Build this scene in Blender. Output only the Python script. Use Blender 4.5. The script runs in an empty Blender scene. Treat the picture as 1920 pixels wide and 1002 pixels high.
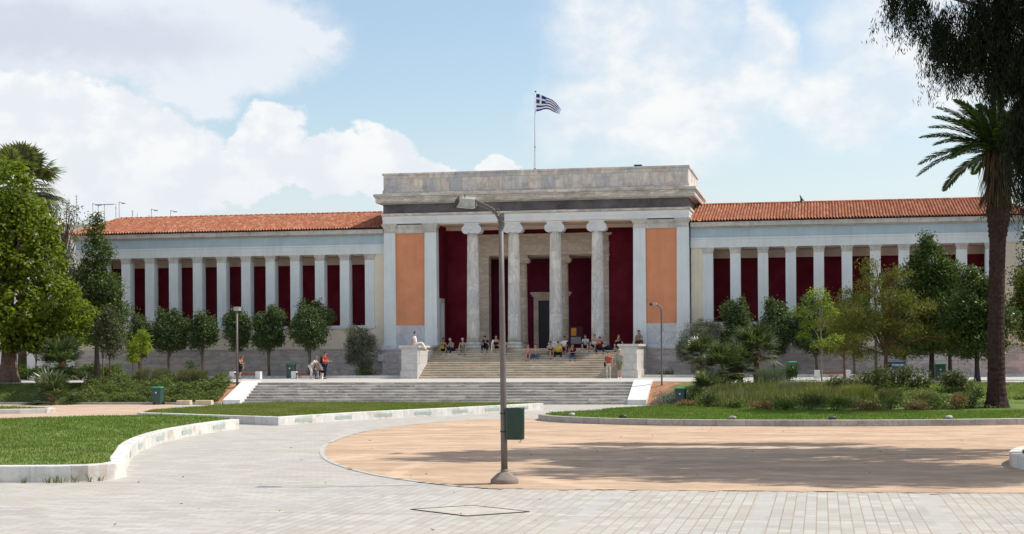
import bpy, bmesh, math, random
import numpy as np
from mathutils import Vector, Matrix, noise as mnoise
random.seed(7)
RNG = np.random.default_rng(7)
PI = math.pi
SC = bpy.context.scene
COL = SC.collection

# ------------------------------------------------------------------ object helpers
def tag(o, label=None, cat=None, group=None, kind=None):
    if label: o['label'] = label
    if cat: o['category'] = cat
    if group: o['group'] = group
    if kind: o['kind'] = kind
    return o

def empty(name, loc=(0, 0, 0), rz=0.0, label=None, cat=None, group=None):
    o = bpy.data.objects.new(name, None)
    o.empty_display_size = .2
    COL.objects.link(o)
    o.location = loc
    o.rotation_euler = (0, 0, rz)
    return tag(o, label, cat, group)

def link_mesh(name, me, mats=None, parent=None, smooth=False):
    if mats is not None:
        for m in (mats if isinstance(mats, (list, tuple)) else [mats]):
            me.materials.append(m)
    if smooth and len(me.polygons):
        me.polygons.foreach_set('use_smooth', [True] * len(me.polygons))
    o = bpy.data.objects.new(name, me)
    COL.objects.link(o)
    if parent: o.parent = parent
    return o

def obj(name, bm, mats=None, parent=None, smooth=False, bevel=0, fixn=True):
    if fixn: bmesh.ops.recalc_face_normals(bm, faces=bm.faces)
    me = bpy.data.meshes.new(name)
    bm.to_mesh(me); bm.free()
    o = link_mesh(name, me, mats, parent, smooth)
    if bevel:
        b = o.modifiers.new('bevel', 'BEVEL'); b.width = bevel; b.segments = 2; b.limit_method = 'ANGLE'
    return o

def BM(): return bmesh.new()

def box(bm, x0, x1, y0, y1, z0, z1, tx=0.0, ty=0.0, mi=0, rot=None):
    """axis box; tx, ty shrink the top on each side"""
    c = [(x0, y0, z0), (x1, y0, z0), (x1, y1, z0), (x0, y1, z0),
         (x0 + tx, y0 + ty, z1), (x1 - tx, y0 + ty, z1), (x1 - tx, y1 - ty, z1), (x0 + tx, y1 - ty, z1)]
    if rot is not None: c = [rot @ Vector(p) for p in c]
    v = [bm.verts.new(p) for p in c]
    for f in ((3, 2, 1, 0), (4, 5, 6, 7), (0, 1, 5, 4), (1, 2, 6, 5), (2, 3, 7, 6), (3, 0, 4, 7)):
        fa = bm.faces.new([v[i] for i in f]); fa.material_index = mi
    return v

def profile_x(bm, prof, x0, x1, mi=0):
    """closed (y,z) profile run along X from x0 to x1"""
    a = [bm.verts.new((x0, y, z)) for y, z in prof]
    b = [bm.verts.new((x1, y, z)) for y, z in prof]
    n = len(prof)
    for i in range(n):
        bm.faces.new((a[i], a[(i + 1) % n], b[(i + 1) % n], b[i])).material_index = mi
    bm.faces.new(a).material_index = mi; bm.faces.new(b[::-1]).material_index = mi

def frame_rings(path, radii, seg):
    """rings of points round a polyline"""
    out = []
    n = len(path); up = Vector((0, 0, 1)); prev = None
    for i, p in enumerate(path):
        p = Vector(p)
        d = (Vector(path[min(i + 1, n - 1)]) - Vector(path[max(i - 1, 0)]))
        d = d.normalized() if d.length > 1e-9 else Vector((0, 0, 1))
        if prev is None:
            a = d.cross(Vector((1, 0, 0)) if abs(d.x) < .9 else up).normalized()
        else:
            a = (prev - d * prev.dot(d)).normalized()
        prev = a
        b = d.cross(a)
        r = radii[i] if hasattr(radii, '__len__') else radii
        out.append([p + (a * math.cos(2 * PI * k / seg) + b * math.sin(2 * PI * k / seg)) * r for k in range(seg)])
    return out

def tube(bm, path, radii, seg=8, mi=0, cap=True):
    rs = [[bm.verts.new(p) for p in ring] for ring in frame_rings(path, radii, seg)]
    for i in range(len(rs) - 1):
        for k in range(seg):
            f = bm.faces.new((rs[i][k], rs[i][(k + 1) % seg], rs[i + 1][(k + 1) % seg], rs[i + 1][k]))
            f.material_index = mi; f.smooth = True
    if cap:
        bm.faces.new(rs[0][::-1]).material_index = mi; bm.faces.new(rs[-1]).material_index = mi

def lathe(bm, prof, seg=24, c=(0, 0, 0), mi=0, smooth=True, mod=None):
    """(r,z) profile turned about Z"""
    rs = []
    for r, z in prof:
        ring = []
        for k in range(seg):
            t = 2 * PI * k / seg
            rr = r * (mod(t, z) if mod else 1)
            ring.append(bm.verts.new((c[0] + rr * math.cos(t), c[1] + rr * math.sin(t), c[2] + z)))
        rs.append(ring)
    for i in range(len(rs) - 1):
        for k in range(seg):
            f = bm.faces.new((rs[i][k], rs[i][(k + 1) % seg], rs[i + 1][(k + 1) % seg], rs[i + 1][k]))
            f.material_index = mi; f.smooth = smooth
    bm.faces.new(rs[0][::-1]).material_index = mi; bm.faces.new(rs[-1]).material_index = mi

def ball(bm, c, r, sub=2, scale=(1, 1, 1), mi=0):
    m = Matrix.Translation(c) @ Matrix.Diagonal((r * scale[0], r * scale[1], r * scale[2], 1))
    g = bmesh.ops.create_icosphere(bm, subdivisions=sub, radius=1, matrix=m)
    for v in g['verts']:
        for f in v.link_faces: f.material_index = mi; f.smooth = True

def np_mesh(name, V, F):
    """V (n,3) float, F (m,k) int -> mesh"""
    me = bpy.data.meshes.new(name)
    V = np.asarray(V, np.float32); F = np.asarray(F, np.int32)
    me.vertices.add(len(V)); me.vertices.foreach_set('co', V.ravel())
    k = F.shape[1]
    me.loops.add(F.size); me.loops.foreach_set('vertex_index', F.ravel())
    me.polygons.add(len(F)); me.polygons.foreach_set('loop_start', np.arange(0, F.size, k, dtype=np.int32))
    try: me.polygons.foreach_set('loop_total', np.full(len(F), k, np.int32))
    except Exception: pass
    me.update(calc_edges=True)
    return me

def catmull(pts, n=8):
    P = [Vector(p) for p in pts]; out = []
    for i in range(len(P) - 1):
        p0 = P[max(i - 1, 0)]; p1 = P[i]; p2 = P[i + 1]; p3 = P[min(i + 2, len(P) - 1)]
        for k in range(n):
            t = k / n
            out.append(.5 * ((2 * p1) + (p2 - p0) * t + (2 * p0 - 5 * p1 + 4 * p2 - p3) * t * t + (3 * p1 - p0 - 3 * p2 + p3) * t ** 3))
    out.append(P[-1])
    return out

# ------------------------------------------------------------------ node helpers
class G:
    def __init__(s, nt): s.nt = nt
    def n(s, t, **kw):
        x = s.nt.nodes.new(t)
        for k, v in kw.items(): setattr(x, k, v)
        return x
    def put(s, sock, v):
        if hasattr(v, 'is_output'): s.nt.links.new(v, sock)
        else:
            if isinstance(v, (tuple, list)) and len(v) == 3 and sock.type == 'RGBA': v = (*v, 1)
            sock.default_value = v
    def math(s, op, a, b=0.0, c=None, clamp=False):
        x = s.n('ShaderNodeMath', operation=op, use_clamp=clamp)
        s.put(x.inputs[0], a); s.put(x.inputs[1], b)
        if c is not None: s.put(x.inputs[2], c)
        return x.outputs[0]
    def mix(s, f, a, b, mode='MIX'):
        x = s.n('ShaderNodeMix', data_type='RGBA', blend_type=mode)
        s.put(x.inputs[0], f); s.put(x.inputs[6], a); s.put(x.inputs[7], b)
        return x.outputs[2]
    def ramp(s, f, stops, interp='LINEAR'):
        x = s.n('ShaderNodeValToRGB'); x.color_ramp.interpolation = interp
        e = x.color_ramp.elements
        while len(e) < len(stops): e.new(.5)
        for i, (p, c) in enumerate(stops):
            e[i].position = p
            e[i].color = (c, c, c, 1) if not isinstance(c, (tuple, list)) else (*c[:3], 1)
        s.put(x.inputs[0], f)
        return x.outputs[0]
    def pos(s): return s.n('ShaderNodeNewGeometry').outputs['Position']
    def island(s): return s.n('ShaderNodeNewGeometry').outputs['Random Per Island']
    def map(s, v, scale=(1, 1, 1), rot=(0, 0, 0), loc=(0, 0, 0)):
        x = s.n('ShaderNodeMapping')
        s.put(x.inputs[0], v); x.inputs['Scale'].default_value = scale; x.inputs['Rotation'].default_value = rot; x.inputs['Location'].default_value = loc
        return x.outputs[0]
    def noise(s, v, scale=1.0, detail=4.0, rough=.55, dist=0.0, color=False):
        x = s.n('ShaderNodeTexNoise')
        s.put(x.inputs['Vector'], v); x.inputs['Scale'].default_value = scale; x.inputs['Detail'].default_value = detail
        x.inputs['Roughness'].default_value = rough; x.inputs['Distortion'].default_value = dist
        return x.outputs['Color' if color else 'Fac']
    def sep(s, v):
        x = s.n('ShaderNodeSeparateXYZ'); s.put(x.inputs[0], v); return x.outputs
    def comb(s, a, b, c):
        x = s.n('ShaderNodeCombineXYZ'); s.put(x.inputs[0], a); s.put(x.inputs[1], b); s.put(x.inputs[2], c); return x.outputs[0]
    def vadd(s, a, b, op='ADD'):
        x = s.n('ShaderNodeVectorMath', operation=op); s.put(x.inputs[0], a); s.put(x.inputs[1], b); return x.outputs[0]
    def brick(s, v, w, h, c1=0.0, c2=1.0, mortar=.5, size=.01, offset=.5, smooth=.1, sq=1.0):
        x = s.n('ShaderNodeTexBrick', offset=offset, squash=sq)
        s.put(x.inputs['Vector'], v)
        for k, c in (('Color1', c1), ('Color2', c2), ('Mortar', mortar)):
            x.inputs[k].default_value = (c, c, c, 1) if not isinstance(c, tuple) else (*c, 1)
        x.inputs['Scale'].default_value = 1; x.inputs['Mortar Size'].default_value = size; x.inputs['Mortar Smooth'].default_value = smooth
        x.inputs['Brick Width'].default_value = w; x.inputs['Row Height'].default_value = h
        return x.outputs['Color'], x.outputs['Fac']
    def white(s, v):
        x = s.n('ShaderNodeTexWhiteNoise', noise_dimensions='3D'); s.put(x.inputs['Vector'], v); return x.outputs
    def bump(s, h, strength=.3, dist=.02):
        x = s.n('ShaderNodeBump'); s.put(x.inputs['Height'], h); x.inputs['Strength'].default_value = strength; x.inputs['Distance'].default_value = dist
        return x.outputs[0]

def mat(name, rough=.7, spec=.3, metal=0.0):
    m = bpy.data.materials.new(name); m.use_nodes = True
    b = m.node_tree.nodes['Principled BSDF']
    b.inputs['Roughness'].default_value = rough; b.inputs['Specular IOR Level'].default_value = spec; b.inputs['Metallic'].default_value = metal
    return m, G(m.node_tree), b

def plain(name, col, rough=.7, var=.18, scale=3.0, spec=.3, metal=0.0, bump=0.0, bscale=40.0):
    m, g, b = mat(name, rough, spec, metal)
    p = g.pos()
    f = g.noise(p, scale, 5, .6)
    g.put(b.inputs['Base Color'], g.mix(g.ramp(f, [(.3, 0.0), (.7, 1.0)]), tuple(c * (1 - var) for c in col), tuple(min(1, c * (1 + var)) for c in col)))
    if bump: g.put(b.inputs['Normal'], g.bump(g.noise(p, bscale, 3), bump, .02))
    return m

def plaster(name, col, streak=.3, patch=.25, rough=.88):
    """painted render: rain streaks, faded patches, fine grain"""
    m, g, b = mat(name, rough, .12)
    p = g.pos()
    f = g.noise(p, .9, 6, .6)
    c = g.mix(g.ramp(f, [(.3, 0.0), (.7, 1.0)]), tuple(v * (1 - patch * .5) for v in col), tuple(min(1, v * (1 + patch * .4) + .01) for v in col))
    s = g.noise(g.map(p, (3.2, 3.2, .22)), 1.0, 6, .62)
    c = g.mix(g.math('MULTIPLY', g.ramp(s, [(.5, 0.0), (.74, 1.0)]), streak), c, tuple(v * .45 + .02 for v in col))
    q = g.noise(p, 30, 3, .6)
    c = g.mix(g.math('MULTIPLY', g.ramp(q, [(.4, 0.0), (.7, 1.0)]), .12), c, tuple(v * .6 for v in col))
    g.put(b.inputs['Base Color'], c)
    g.put(b.inputs['Normal'], g.bump(q, .15, .01))
    return m

def marble(name, tints, block=None, vein=(.30, .31, .34), vs=.5, veinamt=.5, stretch=(1, 1, 1), stain=None, stain_amt=0.0, joint=.45, rough=.55, xw='x', offset=.5, streak=0.0):
    """stone of several tints; block=(w,h) in metres gives coursed blocks on X/Z faces, each with its own tint and veins"""
    m, g, b = mat(name, rough, .35)
    p = g.pos(); s = g.sep(p)
    fac = None
    if block:
        along = g.math('ADD', s[0], s[1])
        v = g.comb(along, s[2], 0.0)
        c, fac = g.brick(v, block[0], block[1], 0.0, 1.0, .5, .012, offset)
        rnd = g.sep(c)[0]
        off = g.comb(g.math('MULTIPLY', rnd, 37.0), g.math('MULTIPLY', rnd, 17.0), g.math('MULTIPLY', rnd, 29.0))
        q = g.vadd(p, off)
    else:
        q = p; rnd = g.noise(p, .35, 2)
    tint = g.ramp(rnd, [(i / max(1, len(tints) - 1), t) for i, t in enumerate(tints)])
    qs = g.map(q, stretch)
    w = g.noise(qs, vs, 6, .62, 1.6)
    vm = g.ramp(w, [(.40, 0.0), (.5, 1.0), (.54, .25), (.62, 0.0)])
    col = g.mix(g.math('MULTIPLY', vm, veinamt), tint, vein)
    big = g.noise(qs, vs * .6, 4, .5)
    col = g.mix(g.math('MULTIPLY', g.ramp(big, [(.45, 0.0), (.75, 1.0)]), veinamt * .6), col, vein)
    if stain:
        st = g.noise(g.map(p, (.9, .9, 1.6)), 1.1, 6, .65)
        col = g.mix(g.math('MULTIPLY', g.ramp(st, [(.5, 0.0), (.66, 1.0)]), stain_amt), col, stain)
    if streak:
        sk = g.noise(g.map(p, (5.0, 5.0, .35)), 1.0, 5, .6)
        col = g.mix(g.math('MULTIPLY', g.ramp(sk, [(.48, 0.0), (.72, 1.0)]), streak), col, (.13, .12, .12))
    if fac is not None:
        col = g.mix(g.math('MULTIPLY', fac, joint), col, (.13, .11, .1))
    g.put(b.inputs['Base Color'], col)
    g.put(b.inputs['Normal'], g.bump(g.noise(p, 14, 4), .12, .02))
    return m

def leafmat(name, cols, trans=.4, rough=.5, spec=.25, tint=(1.15, 1.25, .55), dry=None):
    """foliage: each leaf takes its own colour; thin leaves let light through"""
    m, g, b = mat(name, rough, spec)
    big = g.noise(g.pos(), .9, 3)
    f = g.math('ADD', g.math('MULTIPLY', g.island(), .7), g.math('MULTIPLY', big, .3))
    n = len(cols)
    col = g.ramp(f, [(.08 + .84 * i / max(1, n - 1), c) for i, c in enumerate(cols)])
    if dry:   # sun-browned patches
        dn = g.noise(g.map(g.pos(), (.45, .45, .45)), 1.0, 5, .62)
        col = g.mix(g.math('MULTIPLY', g.ramp(dn, [(.47, 0.0), (.66, 1.0)]), .8), col, dry)
    g.put(b.inputs['Base Color'], col)
    t = g.n('ShaderNodeBsdfTranslucent')
    g.put(t.inputs[0], g.mix(1.0, col, tint, 'MULTIPLY'))
    x = g.n('ShaderNodeMixShader'); x.inputs[0].default_value = trans
    out = m.node_tree.nodes['Material Output']
    m.node_tree.links.new(b.outputs[0], x.inputs[1]); m.node_tree.links.new(t.outputs[0], x.inputs[2])
    m.node_tree.links.new(x.outputs[0], out.inputs[0])
    return m
# ------------------------------------------------------------------ camera, sun, sky
TH = math.atan(.1966)
cam = bpy.data.cameras.new('camera'); co = bpy.data.objects.new('camera', cam); COL.objects.link(co)
cam.sensor_width = 36; cam.lens = 36 * 2950 / 1920; cam.shift_y = 159 / 1920
cam.clip_start = .5; cam.clip_end = 6000
co.matrix_world = Matrix.Translation((19.3, -106.0, 1.72)) @ Matrix.Rotation(TH, 4, 'Z') @ Matrix.Rotation(PI / 2, 4, 'X') @ Matrix.Rotation(-.006, 4, 'Z')
SC.camera = co
SUN = Vector((.658, .244, 1.0)).normalized()
sl = bpy.data.lights.new('sun', 'SUN'); so = bpy.data.objects.new('sun', sl); COL.objects.link(so)
sl.energy = 4.1; sl.angle = math.radians(.53); sl.color = (1.0, .93, .82)
so.rotation_euler = SUN.to_track_quat('Z', 'Y').to_euler()
so.location = (60, 20, 90)

W = bpy.data.worlds.new('World'); SC.world = W; W.use_nodes = True
wt = W.node_tree; g = G(wt); bg = wt.nodes['Background']
sky = g.n('ShaderNodeTexSky', sky_type='NISHITA', sun_disc=False)
sky.sun_elevation = math.asin(SUN.z); sky.sun_rotation = math.atan2(SUN.x, SUN.y)
sky.altitude = 100; sky.air_density = 1.0; sky.dust_density = 1.6; sky.ozone_density = 1.4
d = g.n('ShaderNodeTexCoord').outputs['Generated']
ds = g.sep(d)
az = g.math('ARCTAN2', ds[0], ds[1]); el = g.math('ARCSINE', ds[2])
wv = g.comb(az, el, 0.0)
wn = g.noise(g.map(wv, (1, 1.25, 1)), 13.0, 7, .6, color=True); wns = g.sep(wn)
wf = g.noise(g.map(wv, (1, 1.3, 1)), 48.0, 5, .6, color=True); wfs = g.sep(wf)
def warped(c, k, amt, amt2):
    return g.math('ADD', g.math('ADD', c, g.math('MULTIPLY', g.math('SUBTRACT', wns[k], .5), amt)), g.math('MULTIPLY', g.math('SUBTRACT', wfs[k], .5), amt2))
a1, e1 = warped(az, 0, .075, .02), warped(el, 1, .06, .02)
def blob(x, y, rx, ry):
    ca = -TH + math.atan((x - 960) / 2950); ce = math.atan((660 - y) / 2950)
    da = g.math('MULTIPLY', g.math('SUBTRACT', a1, ca), 2950 / rx)
    de = g.math('MULTIPLY', g.math('SUBTRACT', e1, ce), 2950 / ry)
    r = g.math('SQRT', g.math('ADD', g.math('MULTIPLY', da, da), g.math('MULTIPLY', de, de)))
    return g.math('SUBTRACT', 1.0, r)
def union(bl):
    o = bl[0]
    for b in bl[1:]: o = g.math('MAXIMUM', o, b)
    return o
def smooth(v, a, b):
    x = g.n('ShaderNodeMapRange', interpolation_type='SMOOTHSTEP'); g.put(x.inputs[0], v)
    x.inputs[1].default_value = a; x.inputs[2].default_value = b
    return x.outputs[0]
# crisp cumulus heaps low over the left wing
cum = union([blob(*q) for q in ((505, 275, 105, 88), (420, 330, 120, 70), (600, 320, 130, 60), (705, 300, 95, 80), (800, 325, 70, 48), (330, 280, 75, 55),
                                (200, 310, 260, 120), (40, 260, 300, 120), (955, 312, 52, 32), (-250, 300, 260, 160))])
cum_m = smooth(cum, .0, .16)
# grey-bottomed sheet in the upper left
sheet = union([blob(*q) for q in ((150, 60, 430, 120), (430, 60, 260, 130), (560, 55, 110, 60), (360, 150, 140, 70), (-300, 40, 400, 190), (200, -120, 600, 140))])
sheet_m = smooth(sheet, .0, .42)
# soft white sheets to the right
soft = union([blob(*q) for q in ((1200, 60, 230, 170), (1130, 200, 170, 130), (1290, 200, 240, 150), (1430, 70, 80, 90), (1400, 170, 150, 120), (1750, 110, 290, 190), (1560, 200, 200, 120), (1250, -80, 300, 100), (1950, 60, 250, 240))])
soft_m = smooth(soft, .0, .6)
# low milky veil near the roofs
veil = g.math('MULTIPLY', smooth(el, .16, .06), .55)
# unseen clouds outside the view, added low and bright to fill the shaded facade
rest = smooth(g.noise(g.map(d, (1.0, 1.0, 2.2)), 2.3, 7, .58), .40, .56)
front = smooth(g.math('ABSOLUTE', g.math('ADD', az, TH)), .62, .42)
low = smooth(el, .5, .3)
fill_cloud_m = g.math('MULTIPLY', g.math('MULTIPLY', rest, smooth(el, .95, .5)), g.math('SUBTRACT', 1.0, g.math('MULTIPLY', front, low)))  # added clouds fade out overhead so shaded ground stays darker
K = .55
def cc(r, g_, b): return (r * K, g_ * K, b * K, 1)
WHITE, GREY, HAZE = cc(9.0, 9.1, 9.1), cc(6.3, 6.7, 7.5), cc(7.4, 7.85, 8.5)
base = g.mix(1.0, sky.outputs[0], (.985, .95, .87, 1), 'MULTIPLY')
lump = g.noise(g.map(wv, (1, 1.4, 1)), 17.0, 6, .58)
c = g.mix(veil, base, HAZE)
c = g.mix(g.math('MULTIPLY', fill_cloud_m, .92), c, g.mix(lump, cc(8.4, 8.7, 9.3), cc(11.8, 12.0, 12.2)))
softc = g.mix(smooth(lump, .38, .62), cc(7.3, 7.9, 8.6), WHITE)
c = g.mix(g.math('MULTIPLY', soft_m, g.math('ADD', .68, g.math('MULTIPLY', smooth(lump, .35, .65), .29))), c, softc)
shade = g.math('MULTIPLY', smooth(blob(120, 75, 420, 75), -.1, .75), .95)
sheetc = g.mix(g.math('MULTIPLY', shade, g.math('ADD', .6, g.math('MULTIPLY', lump, .5))), cc(8.0, 8.35, 8.9), cc(6.2, 6.6, 7.6))
c = g.mix(g.math('MULTIPLY', sheet_m, .93), c, sheetc)
# heaps shade softly towards their flat bases
cumsh = g.math('MULTIPLY', smooth(el, .14, .075), .7)
lum2 = smooth(g.noise(g.map(wv, (1, 1.3, 1), loc=(.006, -.008, 0)), 30.0, 5, .55), .4, .62)
cumc = g.mix(g.math('MULTIPLY', g.math('SUBTRACT', 1.0, lum2), .75), WHITE, cc(7.3, 7.8, 8.5))
cumc = g.mix(cumsh, cumc, HAZE)
c = g.mix(cum_m, c, cumc)
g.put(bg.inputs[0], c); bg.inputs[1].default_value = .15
SC.view_settings.view_transform = 'Standard'; SC.view_settings.look = 'None'
SC.view_settings.exposure = .37; SC.view_settings.gamma = 1
SC.render.engine = 'CYCLES'
SC.cycles.max_bounces = 8; SC.cycles.diffuse_bounces = 3; SC.cycles.transparent_max_bounces = 8
SC.cycles.use_denoising = True

# ------------------------------------------------------------------ ground
GZ = -1.2
def toe(x):    # front foot of the planted bank: (Y, z)
    pts = [(-90, -20.6, GZ), (-15.0, -20.6, GZ), (9.9, -20.7, GZ), (11.2, -22.2, GZ), (12.6, -27.5, -1.02), (14.0, -31.5, -.97), (17, -35.5, -.95), (24, -36.0, -.95), (30, -34.5, -.95), (90, -33, -.95)]
    for (xa, ya, za), (xb, yb, zb) in zip(pts, pts[1:]):
        if xa <= x <= xb:
            t = (x - xa) / (xb - xa); return ya + (yb - ya) * t, za + (zb - za) * t
def topl(x):   # edge of the forecourt above
    pts = [(-90, -17.4), (10.5, -17.4), (13, -18.6), (17, -21.2), (90, -21.6)]
    for (xa, ya), (xb, yb) in zip(pts, pts[1:]):
        if xa <= x <= xb: return ya + (yb - ya) * (x - xa) / (xb - xa)
def bank_z(x, y):
    ty, tz = toe(x); py = topl(x)
    t = min(1, max(0, (y - ty) / (py - ty)))
    if y > py: return 0.0
    e = t * t * (3 - 2 * t)
    return tz + (-.03 - tz) * (.55 * t + .45 * e)

# materials of the ground
def paving_mat():
    m, g, b = mat('pale_stone_paving', .62, .3)
    p = g.pos(); s = g.sep(p)
    # slabs run away from the viewer on the right, across on the left
    ca, fa = g.brick(g.comb(s[1], s[0], 0.0), .40, .20, 0.0, 1.0, .5, .011, .5)
    cb, fb = g.brick(g.comb(s[0], s[1], 0.0), .50, .25, 0.0, 1.0, .5, .011, .5)
    # bands of wider flags every three metres
    bx = g.math('LESS_THAN', g.math('PINGPONG', g.math('ADD', s[0], .4), 1.55), .13)
    by = g.math('LESS_THAN', g.math('PINGPONG', g.math('ADD', s[1], 72.8), 2.85), .02)
    side = g.math('GREATER_THAN', g.math('ADD', s[0], g.math('MULTIPLY', g.math('SUBTRACT', g.noise(p, .2, 2), .5), .2)), 9.6)
    rnd = g.mix(side, cb, ca); fac = g.mix(side, fb, fa)
    col = g.ramp(g.sep(rnd)[0], [(0, (.35, .34, .31)), (.5, (.40, .391, .362)), (1, (.45, .44, .405))])
    col = g.mix(g.math('MULTIPLY', bx, .8), col, (.40, .39, .37))
    grime = g.noise(g.map(p, (.35, 1.4, 1)), 1.0, 7, .66)
    col = g.mix(g.math('MULTIPLY', g.ramp(grime, [(.42, 0.0), (.66, 1.0)]), .42), col, (.27, .265, .25))
    spots = g.noise(p, 6.0, 4, .7)
    col = g.mix(g.math('MULTIPLY', g.ramp(spots, [(.63, 0.0), (.72, 1.0)]), .4), col, (.25, .22, .18))
    gum = g.n('ShaderNodeTexVoronoi'); g.put(gum.inputs['Vector'], p); gum.inputs['Scale'].default_value = 1.7
    col = g.mix(g.math('MULTIPLY', g.math('LESS_THAN', gum.outputs['Distance'], .05), .6), col, (.13, .12, .11))
    pat = g.noise(g.map(p, (.25, .6, 1)), .7, 5, .6)
    col = g.mix(g.math('MULTIPLY', g.ramp(pat, [(.5, 0.0), (.7, 1.0)]), .5), col, (.40, .355, .295))
    jm = g.math('MULTIPLY', fac, g.math('SUBTRACT', 1.0, bx))
    jm = g.math('MULTIPLY', jm, g.math('ADD', .35, g.math('MULTIPLY', g.noise(p, .5, 4), .75)))
    earth = g.mix(g.ramp(g.noise(p, .8, 4), [(.4, 0.0), (.6, 1.0)]), (.22, .17, .12), (.30, .22, .15))
    col = g.mix(jm, col, earth)
    col = g.mix(g.math('MULTIPLY', by, .75), col, (.16, .13, .11))
    g.put(b.inputs['Base Color'], col)
    h = g.math('SUBTRACT', g.math('MULTIPLY', g.noise(p, 9, 4), .5), fac)
    g.put(b.inputs['Normal'], g.bump(h, .35, .01))
    return m
def sand_mat(name, c1, c2, c3):
    m, g, b = mat(name, .95, .1)
    p = g.pos()
    f = g.noise(g.map(p, (.3, .9, 1)), .55, 8, .68, 1.2)
    col = g.mix(g.ramp(f, [(.35, 0.0), (.65, 1.0)]), c1, c2)
    f3 = g.noise(g.map(p, (.16, .8, 1)), .9, 6, .6, .8)
    col = g.mix(g.math('MULTIPLY', g.ramp(f3, [(.45, 0.0), (.62, 1.0)]), .55), col, tuple(min(1, c * 1.16 + .02) for c in c2))
    f2 = g.noise(g.map(p, (1, 2.0, 1)), 2.6, 6, .7)
    col = g.mix(g.math('MULTIPLY', g.ramp(f2, [(.52, 0.0), (.7, 1.0)]), .5), col, c3)
    mot = g.noise(g.map(p, (.5, 1.0, 1)), 1.4, 7, .7)
    col = g.mix(g.math('MULTIPLY', g.ramp(mot, [(.44, 0.0), (.60, 1.0)]), .45), col, tuple(c * .80 for c in c3))
    # scuffed arcs left by turning wheels
    wv_ = g.n('ShaderNodeTexWave', wave_type='RINGS', rings_direction='Z'); g.put(wv_.inputs['Vector'], g.map(p, (1, 1, 0), loc=(-22, 66, 0)))
    wv_.inputs['Scale'].default_value = .11; wv_.inputs['Distortion'].default_value = 3.0; wv_.inputs['Detail'].default_value = 3
    ark = g.math('MULTIPLY', g.ramp(wv_.outputs['Fac'], [(.90, 0.0), (.97, 1.0)]), g.ramp(g.noise(p, .35, 3), [(.48, 0.0), (.6, .5)]))
    col = g.mix(ark, col, tuple(min(1, c * 1.2) for c in c2))
    peb = g.noise(p, 22, 3, .6)
    col = g.mix(g.math('MULTIPLY', g.ramp(peb, [(.66, 0.0), (.72, 1.0)]), .55), col, (.2, .15, .12))
    g.put(b.inputs['Base Color'], col)
    g.put(b.inputs['Normal'], g.bump(g.noise(p, 18, 5, .7), .5, .03))
    return m
M_PAVE = paving_mat()
M_SAND = sand_mat('pinkish_sand', (.40, .285, .197), (.475, .358, .26), (.315, .215, .15))
M_DIRT = sand_mat('pale_dirt', (.40, .29, .215), (.46, .35, .275), (.36, .25, .18))
M_SOIL = sand_mat('red_soil', (.33, .14, .07), (.42, .21, .11), (.24, .11, .06))
M_TURF = plain('turf_earth', (.13, .17, .045), .95, .45, .9, .1, bump=.5, bscale=25)
M_TURFD = plain('bank_earth', (.085, .12, .04), .95, .5, .8, .1, bump=.5, bscale=25)
M_PLAZA = marble('plaza_stone', [(.54, .525, .49), (.60, .59, .55), (.56, .55, .52)], block=(1.4, .7), vein=(.5, .48, .45), veinamt=.3, joint=.3)
M_EARTH = plain('far_earth', (.22, .2, .13), .95, .3, .3)

def sheet_poly(name, pts, z, m, kind='structure'):
    bm = BM(); bm.faces.new([bm.verts.new((x, y, z)) for x, y in pts])
    bmesh.ops.triangulate(bm, faces=bm.faces)
    for f in bm.faces:
        if f.normal.z < 0: f.normal_flip()
    return tag(obj(name, bm, m, fixn=False), kind=kind)
sheet_poly('ground', [(-900, -300), (900, -300), (900, 1400), (-900, 1400)], -1.24, M_EARTH)
sheet_poly('paving', [(-60, -125), (75, -125), (75, -20), (-60, -20)], GZ, M_PAVE)
sand_line = [(7.55, -39.0), (6.3, -38.3), (5.16, -39.3), (3.9, -41.6), (3.0, -45.2), (2.75, -48.6), (2.95, -52.2), (3.4, -55.6), (4.2, -59.2), (5.2, -62.4), (6.3, -65.2), (7.6, -67.7), (9.0, -69.9), (10.4, -71.5), (11.6, -72.6), (12.6, -73.1)]
sl_ = [(p.x, p.y) for p in catmull([(x, y, 0) for x, y in sand_line], 5)]
jit = [(x + .05 * mnoise.noise((x * 2.1, y * 2.1, 7)), y + .05 * mnoise.noise((x * 2.1, y * 2.1, 17))) for x, y in sl_]
frontl = [(x, -73.1 + .018 * (x - 12.6) + .06 * mnoise.noise((x * 1.3, 2, 5)) + .06 * mnoise.noise((x * 4.1, 2, 5))) for x in [12.6 + .35 * i for i in range(1, 60)]]
sheet_poly('sand_area', jit + frontl + [(45, -72.3), (45, -38), (9.5, -38)], GZ + .006, M_SAND)
# flush stone edging round the tip of the sand
bm = BM()
edge = sl_[8:]
for i in range(len(edge) - 1):
    (x0, y0), (x1, y1) = edge[i], edge[i + 1]
    dx, dy = x1 - x0, y1 - y0; L = math.hypot(dx, dy); nx, ny = dy / L, -dx / L
    if i == 0: pa = (x0 - abs(nx) * .28, y0, 0)
    q = [(x0, y0), (x1, y1)]
    o = []
    for j, (x, y) in enumerate(q):
        k = min(len(edge) - 2, max(1, i + j)); tx, ty = edge[k + 1][0] - edge[k - 1][0], edge[k + 1][1] - edge[k - 1][1]; l = math.hypot(tx, ty)
        o.append((x + ty / l * .15, y - tx / l * .15))
    vs = [bm.verts.new((x, y, GZ + .012)) for x, y in (q[0], q[1], o[1], o[0])]
    bm.faces.new(vs)
for f in bm.faces:
    f.normal_update()
    if f.normal.z < 0: f.normal_flip()
M_EDGE = plain('edging_stone', (.41, .40, .375), .6, .12, 2.0)
tag(obj('path_edging', bm, M_EDGE, fixn=False), kind='structure')
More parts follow.
